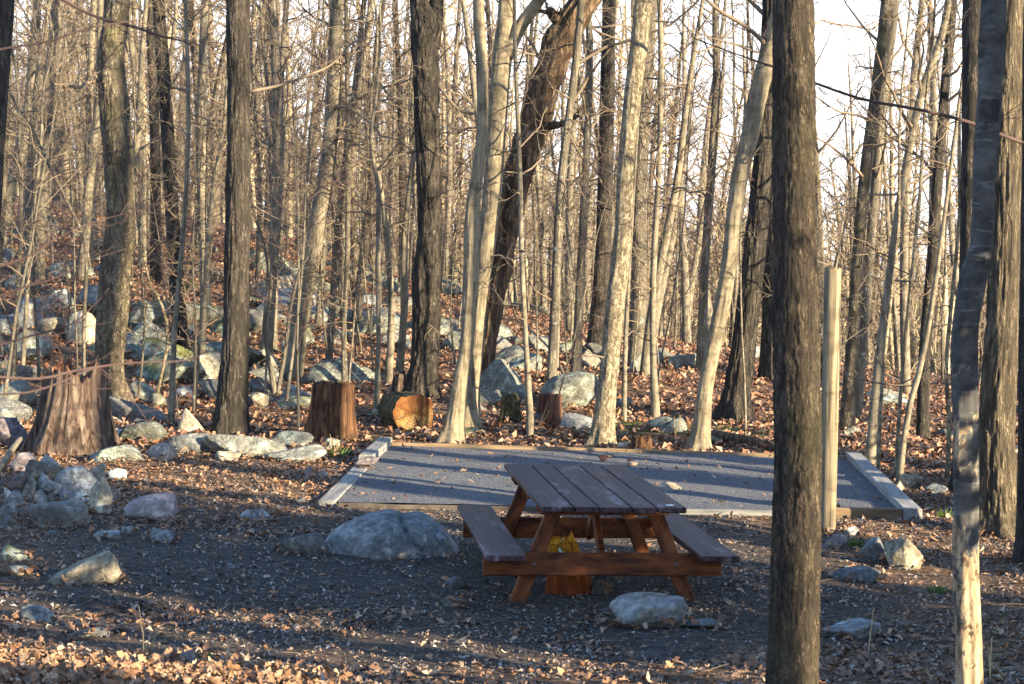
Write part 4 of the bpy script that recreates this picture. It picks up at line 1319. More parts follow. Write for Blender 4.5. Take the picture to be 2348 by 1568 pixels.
RK = [
    # around the fire ring
    (171, 1150, 104, 80, 'rock_blue', 'large smooth blue grey rock at the back of the stone fire ring', 1, .25),
    (222, 1178, 70, 84, 'rock_tan', 'slanted tan slab propped on the right side of the fire ring', 2, .9, .4),
    (128, 1212, 136, 62, 'rock_grey', 'broad rounded rock at the front of the fire ring', 3, .3),
    (128, 1145, 64, 42, 'rock_white', 'pale angular stone lying in the fire ring', 4, .9),
    (62, 1152, 40, 58, 'rock_grey', 'dark upright angular stone in the fire ring', 5, .9),
    (92, 1165, 34, 42, 'rock_blue', 'small square blue stone in the fire ring', 6, .9),
    (30, 1175, 54, 52, 'rock_blue', 'blocky blue grey stone at the left of the fire ring', 7, .8),
    (10, 1128, 34, 32, 'rock_purple', 'small purple stone at the left edge of the fire ring', 8, .7),
    (115, 1158, 26, 26, 'rock_grey', 'tiny wedge stone between two bigger fire ring stones', 9, .9),
    (52, 1084, 62, 48, 'rock_purple', 'rounded purple grey rock near the foot of the tall rotten stump', 10, .3),
    (112, 1080, 66, 38, 'rock_white', 'mottled pale rock behind the fire ring', 13, .5),
    (334, 1198, 130, 68, 'rock_purple', 'big flat purple blue rock on the dirt right of the fire ring', 14, .5),
    (265, 1104, 52, 30, 'rock_white', 'small white rock behind the slanted tan slab', 15, .5),
    (587, 1193, 80, 26, 'rock_blue', 'low blue hump of rock sunk in the dirt', 16, .2),
    (368, 1246, 80, 32, 'rock_blue', 'low blue grey rock in the dirt below the purple blue rock', 17, .4),
    (240, 1236, 64, 20, 'rock_blue', 'flat blue stone in front of the fire ring', 18, .4),
    (290, 1226, 30, 20, 'rock_grey', 'small dark stone beside the flat blue one', 19, .4),
    (168, 1340, 204, 84, 'rock_tan', 'big tan and grey rock alone in the left foreground', 20, .6, .8, .1),
    (34, 1288, 66, 40, 'rock_moss', 'mossy rock at the left edge above the tan rock', 21, .4),
    (30, 1318, 70, 22, 'rock_tan', 'low tan stone at the left edge beside the big tan rock', 22, .4),
    (76, 1428, 90, 40, 'rock_blue', 'half buried blue stone among leaves at lower left', 23, .4),
    (205, 1462, 90, 24, 'rock_blue', 'flat blue stone among leaves at lower left', 24, .4),
    (418, 1535, 64, 50, 'rock_purple', 'small purple rock in the bottom leaves', 25, .5),
    (150, 1180, 60, 40, 'rock_grey', 'grey stone wedged under the big smooth rock of the fire ring', 110, .7),
    (72, 1188, 46, 34, 'rock_purple', 'low purple stone between the blocky stones of the fire ring', 111, .7),
    (45, 1130, 44, 34, 'rock_blue', 'blue stone at the back left of the fire ring', 112, .7),
    (14, 1160, 36, 44, 'rock_blue', 'tall blue stone at the left edge of the fire ring', 113, .8),
    (196, 1120, 84, 60, 'rock_grey', 'long grey stone leaning behind the smooth rock of the fire ring', 114, .6, .6, .3),
    (8, 1200, 40, 40, 'rock_grey', 'grey stone cut off by the left edge at the fire ring', 115, .6),
    (100, 1196, 40, 24, 'rock_tan', 'small tan stone at the foot of the fire ring', 116, .7),
    (255, 1150, 40, 24, 'rock_grey', 'small grey stone right of the slanted tan slab', 117, .6),
    (80, 1122, 58, 44, 'rock_grey', 'grey stone resting on top of the fire ring pile', 118, .8, .7, .2, .3, .44, .10),
    (138, 1120, 50, 34, 'rock_tan', 'tan stone resting against the smooth rock on the pile', 119, .8, .7, -.3, .3, .44, .08),
    (40, 1150, 48, 38, 'rock_purple', 'purple stone perched on the left of the fire ring pile', 120, .8, .7, .5, .3, .44, .12),
    (100, 1150, 44, 34, 'rock_blue', 'blue angular stone perched in the middle of the fire ring pile', 121, .9, .7, .1, .3, .44, .12),
    (20, 1215, 54, 36, 'rock_grey', 'grey stone at the lower left foot of the fire ring', 122, .8),
    # the boulder and stones round the table
    (705, 1272, 120, 52, 'rock_grey', 'low shelf of rock at the left foot of the domed boulder', 28, .45, .8),
    (1486, 1445, 178, 88, 'rock_white', 'white and blue rock in front of the picnic table', 29, .35, .62, 0.05, .12, .7),
    (1042, 1351, 50, 32, 'rock_blue', 'small blue rock at the left end of the table', 30, .5),
    (1040, 1394, 70, 26, 'rock_grey', 'flat pointed stone before the left table leg', 31, .7),
    (1604, 1443, 116, 22, 'rock_blue', 'flat stone lying right of the white and blue rock', 32, .4),
    (1376, 1363, 44, 34, 'rock_grey', 'small grey rock under the table', 33, .4),
    (1534, 1149, 58, 44, 'rock_tan', 'pale pinkish block of stone standing on the near edge of the pad', 34, .35),
    (704, 1098, 22, 30, 'rock_purple', 'little upright pink stone left of the pad', 35, .8),
    (735, 1094, 32, 18, 'rock_grey', 'little grey stone next to the upright pink one', 36, .5),
    (1912, 1257, 68, 38, 'rock_purple', 'rounded pinkish rock at the foot of the wooden post', 37, .3),
    (2075, 1308, 84, 78, 'rock_tan', 'angular tan rock right of the wooden post', 38, .9, .7),
    (2008, 1292, 74, 62, 'rock_blue', 'blue rock touching the angular tan one', 39, .6),
    (1976, 1336, 124, 38, 'rock_blue', 'low blue stone half under leaves on the right', 40, .4),
    (1960, 1468, 156, 46, 'rock_blue', 'broad flat pale blue stone at lower right', 41, .35),
    (1950, 1228, 40, 22, 'rock_blue', 'small blue stone right of the post', 42, .5),
    (2150, 1135, 52, 26, 'rock_blue', 'blue stone on the leaves left of the crooked trunk', 43, .5),
    (2090, 1122, 58, 36, 'rock_tan', 'pale yellow rock right of the pad', 44, .7),
    (2060, 1132, 34, 30, 'rock_tan', 'small cream rock beside the leaning sapling', 45, .7),
    # band of rocks left of the pad
    (257, 1058, 136, 40, 'rock_lichen', 'flat greenish slab right of the tall rotten stump', 46, .7),
    (368, 1055, 72, 40, 'rock_orange', 'rounded orange tinted rock between the slabs', 47, .25),
    (415, 1042, 34, 24, 'rock_grey', 'small rock between the orange rock and the blue slab', 48, .6),
    (430, 1042, 124, 52, 'rock_blue', 'blue slab at the foot of the straight dark trunk', 49, .5),
    (560, 1048, 225, 54, 'rock_lichen', 'long flat slab spotted with pale lichen', 50, .35, .55, 0.0),
    (668, 1062, 150, 44, 'rock_lichen', 'greenish slab continuing right of the long lichen slab', 51, .45, .6),
    (520, 1056, 60, 22, 'rock_tan', 'small tan stone before the long lichen slab', 52, .4),
    (328, 1016, 110, 52, 'rock_lichen', 'large pale rock with green spots below the sapling', 53, .55),
    (267, 1014, 40, 32, 'rock_white', 'white rock behind the greenish slab', 54, .4),
    (432, 992, 68, 58, 'rock_tan', 'yellowish pointed rock beside the pale straight sapling', 55, .8),
    (246, 960, 36, 46, 'rock_white', 'white upright rock at the foot of the scaly oak', 56, .5),
    (344, 958, 62, 26, 'rock_white', 'flat whitish rock right of the scaly oak', 57, .5),
    (320, 925, 66, 52, 'rock_lichen', 'pale green rock right of the scaly oak', 58, .6),
    (385, 880, 170, 70, 'rock_moss', 'broad mossy boulder on the slope right of the scaly oak', 59, .5, .6),
    (405, 836, 200, 64, 'rock_moss', 'dark mossy ledge above the broad mossy boulder', 60, .6, .6),
    (472, 872, 76, 64, 'rock_tan', 'pale cream boulder left of the straight dark trunk', 61, .4),
    (425, 912, 60, 26, 'rock_white', 'flat pale stone below the mossy boulder', 62, .8),
    (365, 935, 44, 34, 'rock_lichen', 'small greenish rock below the mossy boulder', 63, .5),
    (668, 1026, 122, 38, 'rock_lichen', 'flat lichen covered rock left of the orange stump', 64, .5),
    (760, 1028, 40, 24, 'rock_lichen', 'small lichen rock at the foot of the orange stump', 65, .5),
    (592, 938, 44, 38, 'rock_tan', 'pale rock right of the straight dark trunk', 66, .6),
    (612, 845, 76, 48, 'rock_tan', 'tilted pale slab on the slope', 67, .8, .6, None, .3),
    (590, 862, 36, 30, 'rock_orange', 'brown stone under the tilted pale slab', 68, .6),
    (600, 905, 70, 40, 'rock_grey', 'grey boulder below the tilted pale slab', 69, .4),
    (680, 926, 80, 44, 'rock_grey', 'pale grey rock on the leaf slope left of the orange stump', 70, .5),
    (666, 816, 50, 36, 'rock_lichen', 'teal rock on the slope', 71, .5),
    (687, 786, 72, 50, 'rock_moss', 'mossy square block on the slope', 72, .8),
    (735, 860, 70, 24, 'rock_blue', 'flat bluish stone on the leaf slope', 73, .5),
    (838, 1052, 1, 1, 'rock_grey', '', 74, .5),
    (735, 735, 90, 40, 'rock_lichen', 'greenish slab up the slope behind the tall straight sapling', 130, .8),
    (560, 760, 100, 54, 'rock_grey', 'grey boulder on the slope just right of the straight dark trunk', 131, .7),
    (330, 748, 120, 60, 'rock_moss', 'mossy boulder high behind the scaly oak', 132, .7),
    (455, 740, 110, 46, 'rock_moss', 'long mossy ledge on the slope between the two big oaks', 133, .8),
    (610, 726, 70, 34, 'rock_lichen', 'pale green block high between the oaks and the tall sapling', 134, .8),
    (215, 700, 84, 50, 'rock_grey', 'grey angular boulder high on the slope left of the scaly oak', 135, .8),
    (70, 740, 110, 60, 'rock_grey', 'broad grey boulder on the upper left slope', 136, .7),
    (150, 640, 110, 44, 'rock_lichen', 'pale lichen ledge near the top of the left slope', 137, .8),
    (40, 668, 70, 40, 'rock_blue', 'bluish boulder near the top at the left edge', 138, .7),
    (250, 622, 80, 34, 'rock_blue', 'blue ledge near the top behind the scaly oak', 139, .8),
    (820, 742, 80, 34, 'rock_lichen', 'lichen boulder right of the tall straight sapling', 140, .7),
    (905, 790, 70, 34, 'rock_grey', 'grey boulder behind the forking pale young tree', 141, .7),
    (1090, 742, 80, 36, 'rock_lichen', 'pale boulder far behind the crossing beeches', 142, .7),
    (1240, 808, 80, 40, 'rock_lichen', 'greenish boulder behind the thin wavy sapling', 143, .7),
    (1395, 832, 70, 40, 'rock_grey', 'grey boulder behind the foot of the flaky pale trunk', 144, .7),
    (745, 905, 60, 26, 'rock_lichen', 'low lichen rock just above the orange stump', 145, .6),
    (545, 905, 46, 26, 'rock_grey', 'low grey rock against the straight dark trunk', 146, .6),
    (110, 770, 84, 44, 'rock_tan', 'tan slab on the left slope above the tall rotten stump', 147, .8),
    # behind the pad
    (1152, 920, 140, 98, 'rock_lichen', 'large rounded lichen boulder between the beeches and the small stump', 75, .4, .7),
    (1185, 850, 120, 40, 'rock_lichen', 'flat green boulder behind the rounded lichen boulder', 76, .6),
    (1312, 940, 150, 88, 'rock_lichen', 'big tilted slab with overhanging edge behind the pad', 77, .85, .6, None, .25),
    (1325, 985, 130, 40, 'rock_blue', 'blue rock under the big tilted slab', 78, .6),
    (1245, 975, 46, 30, 'rock_lichen', 'small green rock left of the red brown stump', 79, .5),
    (1530, 988, 100, 34, 'rock_lichen', 'teal mossy rock at the foot of the upright pale sapling', 80, .4),
    (1470, 858, 66, 54, 'rock_lichen', 'pale green boulder far behind the flaky pale trunk', 81, .6),
    (1560, 845, 80, 36, 'rock_lichen', 'greenish rock behind the leaning cream trunk', 82, .5),
    (2040, 930, 104, 28, 'rock_lichen', 'flat teal rock in the woods right of the post', 83, .6),
    (1950, 1000, 46, 20, 'rock_lichen', 'small teal rock near the golden lit trunk', 84, .5),
    (1440, 1030, 60, 20, 'rock_tan', 'cream stones at the foot of the flaky pale trunk', 85, .5),
    (865, 1028, 1, 1, 'rock_grey', '', 86, .5),
    (60, 822, 110, 66, 'rock_lichen', 'pale green boulder at the far left edge', 87, .5),
    (178, 790, 90, 80, 'rock_tan', 'tall pale cream boulder left of the scaly oak', 88, .7),
    (140, 706, 70, 46, 'rock_blue', 'dark blue rock high on the left slope', 89, .6),
    (125, 690, 40, 26, 'rock_white', 'white tilted stone high on the left slope', 90, .9),
    (30, 930, 90, 60, 'rock_lichen', 'greenish boulder left of the tall rotten stump', 91, .5),
    (25, 1030, 84, 74, 'rock_purple', 'purple blue boulder hugging the left of the rotten stump', 92, .5),
    (20, 985, 70, 50, 'rock_lichen', 'teal boulder at the left edge behind the stump', 93, .5),
    (255, 850, 56, 40, 'rock_tan', 'yellow lit rock at the right of the scaly oak root', 94, .5),
    (840, 700, 70, 26, 'rock_blue', 'bluish rock far up the slope', 95, .5),
    (775, 780, 60, 26, 'rock_grey', 'grey flat rock up the slope behind the tall sapling', 96, .5),
    (1040, 800, 70, 40, 'rock_lichen', 'greenish boulder left of the crossing beeches', 97, .5),
    (1030, 770, 60, 30, 'rock_grey', 'grey boulder up slope behind the crossing beeches', 98, .5),
]
for rk in RK:
    if rk[2] <= 1: continue
    kw = {}
    keys = ['ang', 'depth', 'rz', 'sink', 'lo', 'lift']
    for kk, vv in zip(keys, rk[7:]):
        if vv is not None: kw[kk] = vv
    rock(*rk[:7], **kw)

def domed_boulder():
    g = ground_hit(885, 1279)
    D = g[1]; sc = D / FPX
    xs = np.array([-165, -158, -150, -136, -100, -55, -15, 20, 40, 62, 90, 112, 130, 148, 163, 172]) * sc
    hs = np.array([0, 20, 38, 58, 80, 94, 100, 98, 92, 97, 92, 76, 58, 34, 12, 0]) * sc
    n, m = 110, 46
    V = []
    for a in range(n + 1):
        x = xs[0] + (xs[-1] - xs[0]) * a / n
        h = float(np.interp(x, xs, hs))
        wd = 0.40 * math.sqrt(max(0, 1 - ((x - 0.01) / (172.5 * sc)) ** 2)) ** .8 + .02
        for b in range(m + 1):
            t = math.pi * b / m
            y = -math.cos(t) * wd
            z = h * max(0.0, math.sin(t)) ** .62
            # seams running down the front
            for (x0, x1, dp) in ((24 * sc, 104 * sc, .040), (104 * sc, 158 * sc, .030), (-95 * sc, -110 * sc, .008)):
                xl = x0 + (x1 - x0) * (1 - z / max(h, .02))
                dx = (x - xl) / .016
                z -= dp * math.exp(-dx * dx) * max(0.0, z / max(h, .02)) ** .3
                y += dp * math.exp(-dx * dx) * (1 if y < 0 else 0)
            nz = .05 * (float(vnoise(x * 3.1, y * 3 + z * 2, 51)) - .5) + .025 * (float(vnoise(x * 9, y * 9 + z * 5, 52)) - .5)
            V.append((x, y + nz * .6, z + nz * min(1, h * 6) - .03))
    i = np.arange(n)[:, None] * (m + 1); j = np.arange(m)[None, :]
    Q = np.stack([i + j, i + m + 1 + j, i + m + 1 + j + 1, i + j + 1], -1).reshape(-1, 4)
    o = link('boulder', mesh_from('boulder', V, [Q]), M['rock_blue'], None, (g[0], g[1] + .36, g[2] - .01))
    tag(o, 'large domed blue grey boulder with slanting cracks left of the picnic table', 'boulder')


domed_boulder()

# stones scattered on the slope
r = np.random.default_rng(55)
TR = [rock_shape(np.random.default_rng(400 + i), r.uniform(.7, 1.0), ICO, .33) for i in range(14)]
RMS = ['rock_lichen', 'rock_grey', 'rock_tan', 'rock_moss', 'rock_grey', 'rock_blue', 'rock_moss']
RME = {}
n_sc = 0
SCAT = []
SCATF = []
for q in range(800):
    if n_sc >= 165: break
    D = 20.5 + 30 * r.random() ** 1.15
    px = r.uniform(-20, 2370)
    if r.random() < 0.4: px = r.uniform(-20, 1250)
    x = (px - 1173.5) / FPX * D
    if float(pad_mask(x, D, 1.0)) > 0: continue
    if px > 1650 and r.random() < 0.6: continue
    s = 0.13 + (0.62 if px < 1250 else 0.34) * r.random() ** 1.8
    if D < 26: s *= 0.55
    i = int(r.integers(0, 14)); mt = RMS[int(r.integers(0, len(RMS)))]
    if (i, mt) not in RME:
        me = mesh_from('rock', TR[i], [ICOF]); me.materials.append(M[mt]); RME[(i, mt)] = me
    o = bpy.data.objects.new('rock', RME[(i, mt)]); COL.objects.link(o)
    o.scale = (s * r.uniform(.8, 1.5), s * r.uniform(.7, 1.1), s * r.uniform(.35, .7))
    o.rotation_euler = (r.normal(0, .2), r.normal(0, .25), r.uniform(0, 6.28))
    o.location = (x, D, tz(x, D) + o.scale[2] * 0.08)
    tag(o, 'lichen covered stone scattered on the leafy slope behind the campsite' if D < 36 else 'pale stone high on the leafy slope among the far trunks', 'rock', 'stones scattered on the leafy slope')
    n_sc += 1
    (SCAT if D < 38 else SCATF).append((o, px))
ordinal_labels(SCAT, 'stone on the leafy slope')
ordinal_labels(SCATF, 'far stone high on the slope')
# little stones on the dirt
for q in range(60):
    D = 9.3 + 8 * r.random(); px = r.uniform(0, 2347)
    x = (px - 1173.5) / FPX * D
    if float(pad_mask(x, D, 0.3)) > 0: continue
    s = 0.015 + 0.035 * r.random() ** 2
    i = int(r.integers(0, 14)); mt = ['rock_grey', 'rock_blue', 'rock_purple'][q % 3]
    if (i, mt) not in RME:
        me = mesh_from('rock', TR[i], [ICOF]); me.materials.append(M[mt]); RME[(i, mt)] = me
    o = bpy.data.objects.new('small_stone', RME[(i, mt)]); COL.objects.link(o)
    o.scale = (s * r.uniform(.8, 1.6), s, s * .6); o.rotation_euler = (0, 0, r.uniform(0, 6.28))
    o.location = (x, D, tz(x, D) + s * 0.15)
    tag(o, 'small stone lying loose on the worn dirt of the campsite', 'stone', 'small stones on the dirt')

# ------------------------------------------------------------------ stumps, logs
def stump(name, base_px, base_py, wb, wt, hpx, mat, label, seed, hollow=True, lean=0.0, jag=0.05, flare=1.0, rotm='rot', sides=110, cat='stump'):
    r = np.random.default_rng(seed)
    g = ground_hit(base_px, base_py)
    D = g[1]
    rb = wb * D / FPX / 2; rt = wt * D / FPX / 2; H = hpx * D / FPX
    e = tag(empty(name, (g[0], D + rb * 0.6, tz(g[0], D + rb * .6))), label, cat)
    n = 34
    a = np.arange(sides) / sides * 2 * math.pi
    ridge = 0
    topj = jag * H * ((vnoise(np.cos(a) * 2.2 + 5, np.sin(a) * 2.2 + 5, seed) - .5) * 2 + (vnoise(np.cos(a) * 8 + 5, np.sin(a) * 8 + 5, seed + 1) - .5))
    V = []
    for k in range(n + 1):
        t = k / n
        z = -0.15 + (H + 0.15) * t
        tt = max(0, z / H)
        rad = rt + (rb - rt) * (1 - tt) ** 2.2 * flare + (rb - rt) * (1 - flare) * (1 - tt)
        am = 0.10 + 0.20 * (1 - tt) ** 2
        rid = (vnoise(np.cos(a) * 3 + 7, np.sin(a) * 3 + z * .6, seed + 2) - .5) * am * 2 + (vnoise(np.cos(a) * 9 + 7, np.sin(a) * 9 + z * 1.2, seed + 3) - .5) * 0.16 + (vnoise(np.cos(a) * 20 + 7, np.sin(a) * 20 + z * 2, seed + 5) - .5) * 0.12
        rr = rad * (1 + rid)
        zz = z + topj * sst(0.55, 1.0, t)
        V.append(np.stack([rr * np.cos(a) + lean * z, rr * np.sin(a), zz], 1))
    # lip and hollow inside
    lip = V[-1]
    c = lip.mean(axis=0)
    inner = []
    for (f, dz) in ((0.90, 0.012), (0.78, -0.04 if hollow else 0.015), (0.55, -0.10 if hollow else 0.01), (0.25, -0.12 if hollow else 0.012)):
        q = c + (lip - c) * f
        q[:, 2] = lip[:, 2] * (f if f > .6 else .6) + c[2] * (1 - (f if f > .6 else .6)) + dz * (H / .8) + r.normal(0, 0.012, sides)
        inner.append(q)
    m = MB()
    A = np.vstack(V)
    i = np.arange(n)[:, None] * sides; j = np.arange(sides)[None, :]; j2 = (j + 1) % sides
    m.add(A, np.stack([i + j, i + j2, i + sides + j2, i + sides + j], -1).reshape(-1, 4))
    m.build('bark', M[mat], e)
    m2 = MB()
    L0 = lip.copy()
    A = np.vstack([L0] + inner + [c[None, :] + np.array([[0, 0, -0.12 * H / .8 if hollow else 0.01]])])
    k = len(inner)
    i = np.arange(k)[:, None] * sides
    Q = np.stack([i + j, i + j2, i + sides + j2, i + sides + j], -1).reshape(-1, 4)
    T = [[k * sides + q, k * sides + (q + 1) % sides, (k + 1) * sides] for q in range(sides)]
    m2.add(A, Q, T)
    m2.build('top', M[rotm], e)
    return e


stump('tree_stump', 152, 1042, 205, 142, 188, 'stump_grey', 'tall rotten stump with hollow crumbling top and flared brown base', 3, True, 0.04, 0.24)
stump('tree_stump', 752, 1013, 108, 88, 128, 'stump_orange', 'upright orange brown split stump with flat top left of the log', 5, False, 0.06, 0.02, 0.7, 'stump_orange')
stump('tree_stump', 1258, 976, 62, 52, 68, 'stump_red', 'small dark red brown stump behind the pad', 7, False, 0.05, 0.05, 0.6, 'stump_red', 40)
stump('tree_stump', 1470, 1034, 52, 46, 28, 'stump_orange', 'low splintered stump lit orange behind the back beam of the pad', 9, False, 0.0, 0.35, 0.3, 'stump_orange', 40)
stump('tree_stump', 1168, 968, 52, 40, 58, 'mossy_wood', 'small mossy stump left of the red brown stump', 15, False, 0.0, 0.12, 0.8, 'mossy_wood', 40)
stump('tree_stump', 914, 912, 44, 28, 46, 'stump_grey', 'broken grey snag behind the sawn log', 17, False, 0.0, 0.25, 0.5, 'stump_grey', 40)


def log_piece():
    g = ground_hit(955, 990)
    R = 50 * g[1] / FPX
    ax = np.array([-0.38, 0.92, 0.0]); ax /= np.linalg.norm(ax)
    c0 = at(948, 951, g[1])
    c0[2] = max(c0[2], g[2] + R * 0.8)
    e = tag(empty('sawn_log', c0), 'thick sawn log lying with its orange cut end toward the pad', 'log')
    e.rotation_euler = (0, 0, math.atan2(ax[0], -ax[1]) + math.pi)   # local -Y is the cut face, +Y runs along the log
    L = 0.62
    sides = 64; n = 14
    a = np.arange(sides) / sides * 2 * math.pi
    prof = 1 + (vnoise(np.cos(a) * 2 + 4, np.sin(a) * 2 + 4, 31) - .5) * 0.22 + (vnoise(np.cos(a) * 9 + 4, np.sin(a) * 9 + 4, 32) - .5) * 0.10
    V = []
    for k in range(n + 1):
        t = k / n
        nn = 1 + (vnoise(np.cos(a) * 4 + t * 3, np.sin(a) * 4, 33) - .5) * 0.12
        V.append(np.stack([R * prof * nn * np.cos(a), np.full(sides, L * t), R * 0.95 * prof * nn * np.sin(a)], 1))
    first = V[0]
    m = MB()
    i = np.arange(n)[:, None] * sides; j = np.arange(sides)[None, :]; j2 = (j + 1) % sides
    A = np.vstack(V + [np.array([[0, L, 0]])])
    m.add(A, np.stack([i + j, i + j2, i + sides + j2, i + sides + j], -1).reshape(-1, 4), [[n * sides + q, n * sides + (q + 1) % sides, (n + 1) * sides] for q in range(sides)])
    m.build('bark', M['mossy_wood'], e)
    m = MB()
    rings = []
    for f in (1.0, .93, .75, .5, .25):
        q = first * f
        q[:, 1] = -0.02 * (1 - f) + 0.004 * (vnoise(q[:, 0] * 14 + 9, q[:, 2] * 14 + 9, 35) - .5)
        # a drying crack running down from the middle
        ang = np.abs(((a + 1.15 + math.pi) % (2 * math.pi)) - math.pi)
        q[:, 1] += 0.05 * np.exp(-(ang / 0.06) ** 2) * (f < 0.95)
        rings.append(q)
    A = np.vstack(rings + [np.array([[0, -0.01, 0]])])
    k = 4
    i = np.arange(k)[:, None] * sides
    m.add(A, np.stack([i + j, i + sides + j, i + sides + j2, i + j2], -1).reshape(-1, 4), [[k * sides + (q + 1) % sides, k * sides + q, 5 * sides] for q in range(sides)])
    m.build('cut_end', M['cut_end'], e)


log_piece()


def pole_log(name, pts, mat, label, cat, seed, sides=10, rough=.12):
    """pts: (px, py, width px, height above the ground) """
    P = []
    for (px, py, w, lift) in pts:
        g = ground_hit(px, py)
        P.append([g[0], g[1], g[2] + lift + w * g[1] / FPX / 2 * .7, w * g[1] / FPX / 2])
    S = smooth_path(np.array(P), 20)
    m = MB(); trunk_mesh(m, S[:, :3], S[:, 3], sides, seed, rough)
    o = m.build(name, M[mat], None, S[10, :3])
    return tag(o, label, cat)


pole_log('fallen_log', [(1635, 1002, 20, 0), (1690, 1016, 24, 0), (1772, 1032, 20, 0)], 'dead', 'dark decayed log lying behind the right half of the pad', 'log', 41)
pole_log('fallen_log', [(575, 700, 14, 0), (640, 712, 16, 0), (700, 722, 12, 0)], 'stump_grey', 'pale fallen log across the slope right of the straight dark trunk', 'log', 42)
pole_log('fallen_log', [(695, 655, 20, .1), (775, 648, 17, 1.1), (868, 640, 12, 2.4)], 'mid', 'grey fallen trunk propped at a slant among the far trunks', 'log', 44)
pole_log('fallen_branch', [(1195, 800, 5, .5), (1258, 850, 6, .35), (1296, 905, 7, .2), (1318, 935, 7, .02)], 'twig', 'dark fallen branch lying down over the big boulders', 'branch', 45)
pole_log('fallen_branch', [(-6, 1092, 15, .02), (22, 1068, 15, .1), (46, 1046, 12, .16)], 'midpale', 'short pale branch leaning on the fire ring stones', 'branch', 46)
pole_log('fallen_branch', [(2215, 1556, 12, 0), (2280, 1545, 14, 0), (2350, 1536, 12, 0)], 'birch', 'white barked stick on the ground in the lower right corner', 'branch', 47)
pole_log('fallen_branch', [(1090, 640 + 350, 6, 0), (1140, 1012, 7, 0), (1190, 1016, 5, 0)], 'twig', 'thin branch on the leaves behind the back beam', 'branch', 48)

# orange wood chunk under the table, its sunlit top and shaded foot painted
def chunk():
    e = stump('wood_chunk', 1310, 1362, 114, 84, 106, 'chunk', 'ragged orange yellow chunk of rotten wood standing under the picnic table', 23, False, -0.16, 0.40, 0.5, 'sunlit_wood_top', 64, 'wood')
    m = MB(); m.tube([(-.085, -.12, .29), (-.06, -.135, .25), (-.035, -.15, .19)], [.010, .018, .005], 5); m.build('splinter', M['splinter'], e)


k = NT('orange_wood_lit_top'); v = k.coord((1, 1, 1))
sp = k.n('SeparateXYZ'); k.l(v, sp.inputs[0])
cc = k.ramp(k.math('ADD', sp.outputs['Z'], k.math('MULTIPLY', k.noise(v, 12, 6, .7), .16)), [(0.14, (0.22, 0.045, 0.012)), (0.26, (0.50, 0.15, 0.014)), (0.38, (0.66, 0.27, 0.022))])  # red shaded foot to yellow sunlit top, put into the colour by height
cc = k.mix(k.ramp(k.noise(k.coord((16, 16, 16)), 1.2, 6, .7), [(0.42, 0.5), (0.56, 0.0)]), cc, (0.14, 0.04, 0.012))
M['chunk'] = k.out(cc, k.bump(k.noise(k.coord((20, 20, 5)), 1.2, 6, .7), .9, .03), .8)
M['splinter'] = plain_var('pale_splinter', (0.5, 0.46, 0.38), (0.65, 0.6, 0.5), 20)
M['sunlit_wood_top'] = plain_var('sunlit_wood_top', (0.60, 0.20, 0.015), (0.75, 0.42, 0.05), 14)  # sunlight on the chunk's top, given as its colour
chunk()

# pieces on the pad
def pad_piece(px, py, w, h, mat, label, seed, cat='stone', name='stone', ang=.9, z0=PAD_Z):
    g = flat_hit(px, py, z0)
    D = g[1]; s = D / FPX
    V = rock_shape(np.random.default_rng(seed), ang, ICO3) * np.array([w * s / 2, w * s * .38, h * s / 2])
    o = link(name, mesh_from(name, V, [ICOF3]), M[mat], None, (g[0], D + w * s * .3, z0 + h * s * .40))
    return tag(o, label, cat)


pad_piece(1382, 1057, 22, 14, 'stump_red', 'dark brown block of wood lying on the gravel pad', 61, 'wood block', 'wood_block')
pad_piece(1397, 1048, 24, 7, 'timber_end', 'thin black scrap on the gravel behind the brown block', 62, 'scrap', 'wood_scrap')
pad_piece(1450, 1068, 28, 11, 'rock_orange', 'flat tan stone on the gravel right of the brown block', 63)
pad_piece(840, 1071, 58, 26, 'rock_purple', 'flat brown stone lying across the joint of the left beams', 64, 'stone', 'stone', .9, 0.055)
pad_piece(835, 1078, 46, 10, 'stump_grey', 'small heap of bark scraps on the near left corner of the gravel', 65, 'bark', 'bark_scrap')

# ------------------------------------------------------------------ wooden post
def post():
    g = ground_hit(1896, 1219)
    D = g[1]
    b = at(1896, 1219, D); t = at(1909, 617, D)
    rr = 19.5 * D / FPX
    e = tag(empty('wooden_post', (b[0], D, g[2])), 'round peeled wooden post standing at the right of the gravel pad', 'post')
    m = MB()
    o = np.array(e.location)
    P = [b + (b - t) * .1] + [b + (t - b) * f for f in np.linspace(0, 1, 24)]
    P = np.array(P)

    def ridge(i, a, pts):
        z = pts[:, 2][:, None]
        crack = np.exp(-((((a - 4.9 + .08 * np.sin(z * 4)) + math.pi) % (2 * math.pi) - math.pi) / 0.05) ** 2)
        return 1 + 0.03 * (vnoise(a * 2, z * 3, 71) - .5) - 0.06 * crack * (vnoise(z * 1.2 + 0 * a, z * 0 + 3 + 0 * a, 72) > .45)
    m.tube(P, np.full(len(P), rr), 48, False, ridge)
    m.build('shaft', M['post'], e, o)
    m = MB()
    a = np.arange(32) / 32 * 2 * math.pi
    ring = np.stack([rr * 1.0 * np.cos(a), rr * 1.0 * np.sin(a), 0 * a], 1) + t
    ring2 = np.stack([rr * .9 * np.cos(a), rr * .9 * np.sin(a), 0 * a + .012], 1) + t
    A = np.vstack([ring, ring2, (t + np.array([0, 0, .014]))[None, :]])
    Q = [[q, (q + 1) % 32, 32 + (q + 1) % 32, 32 + q] for q in range(32)]
    T = [[32 + q, 32 + (q + 1) % 32, 64] for q in range(32)]
    m.add(A, Q, T); m.build('top', M['post'], e, o)


post()

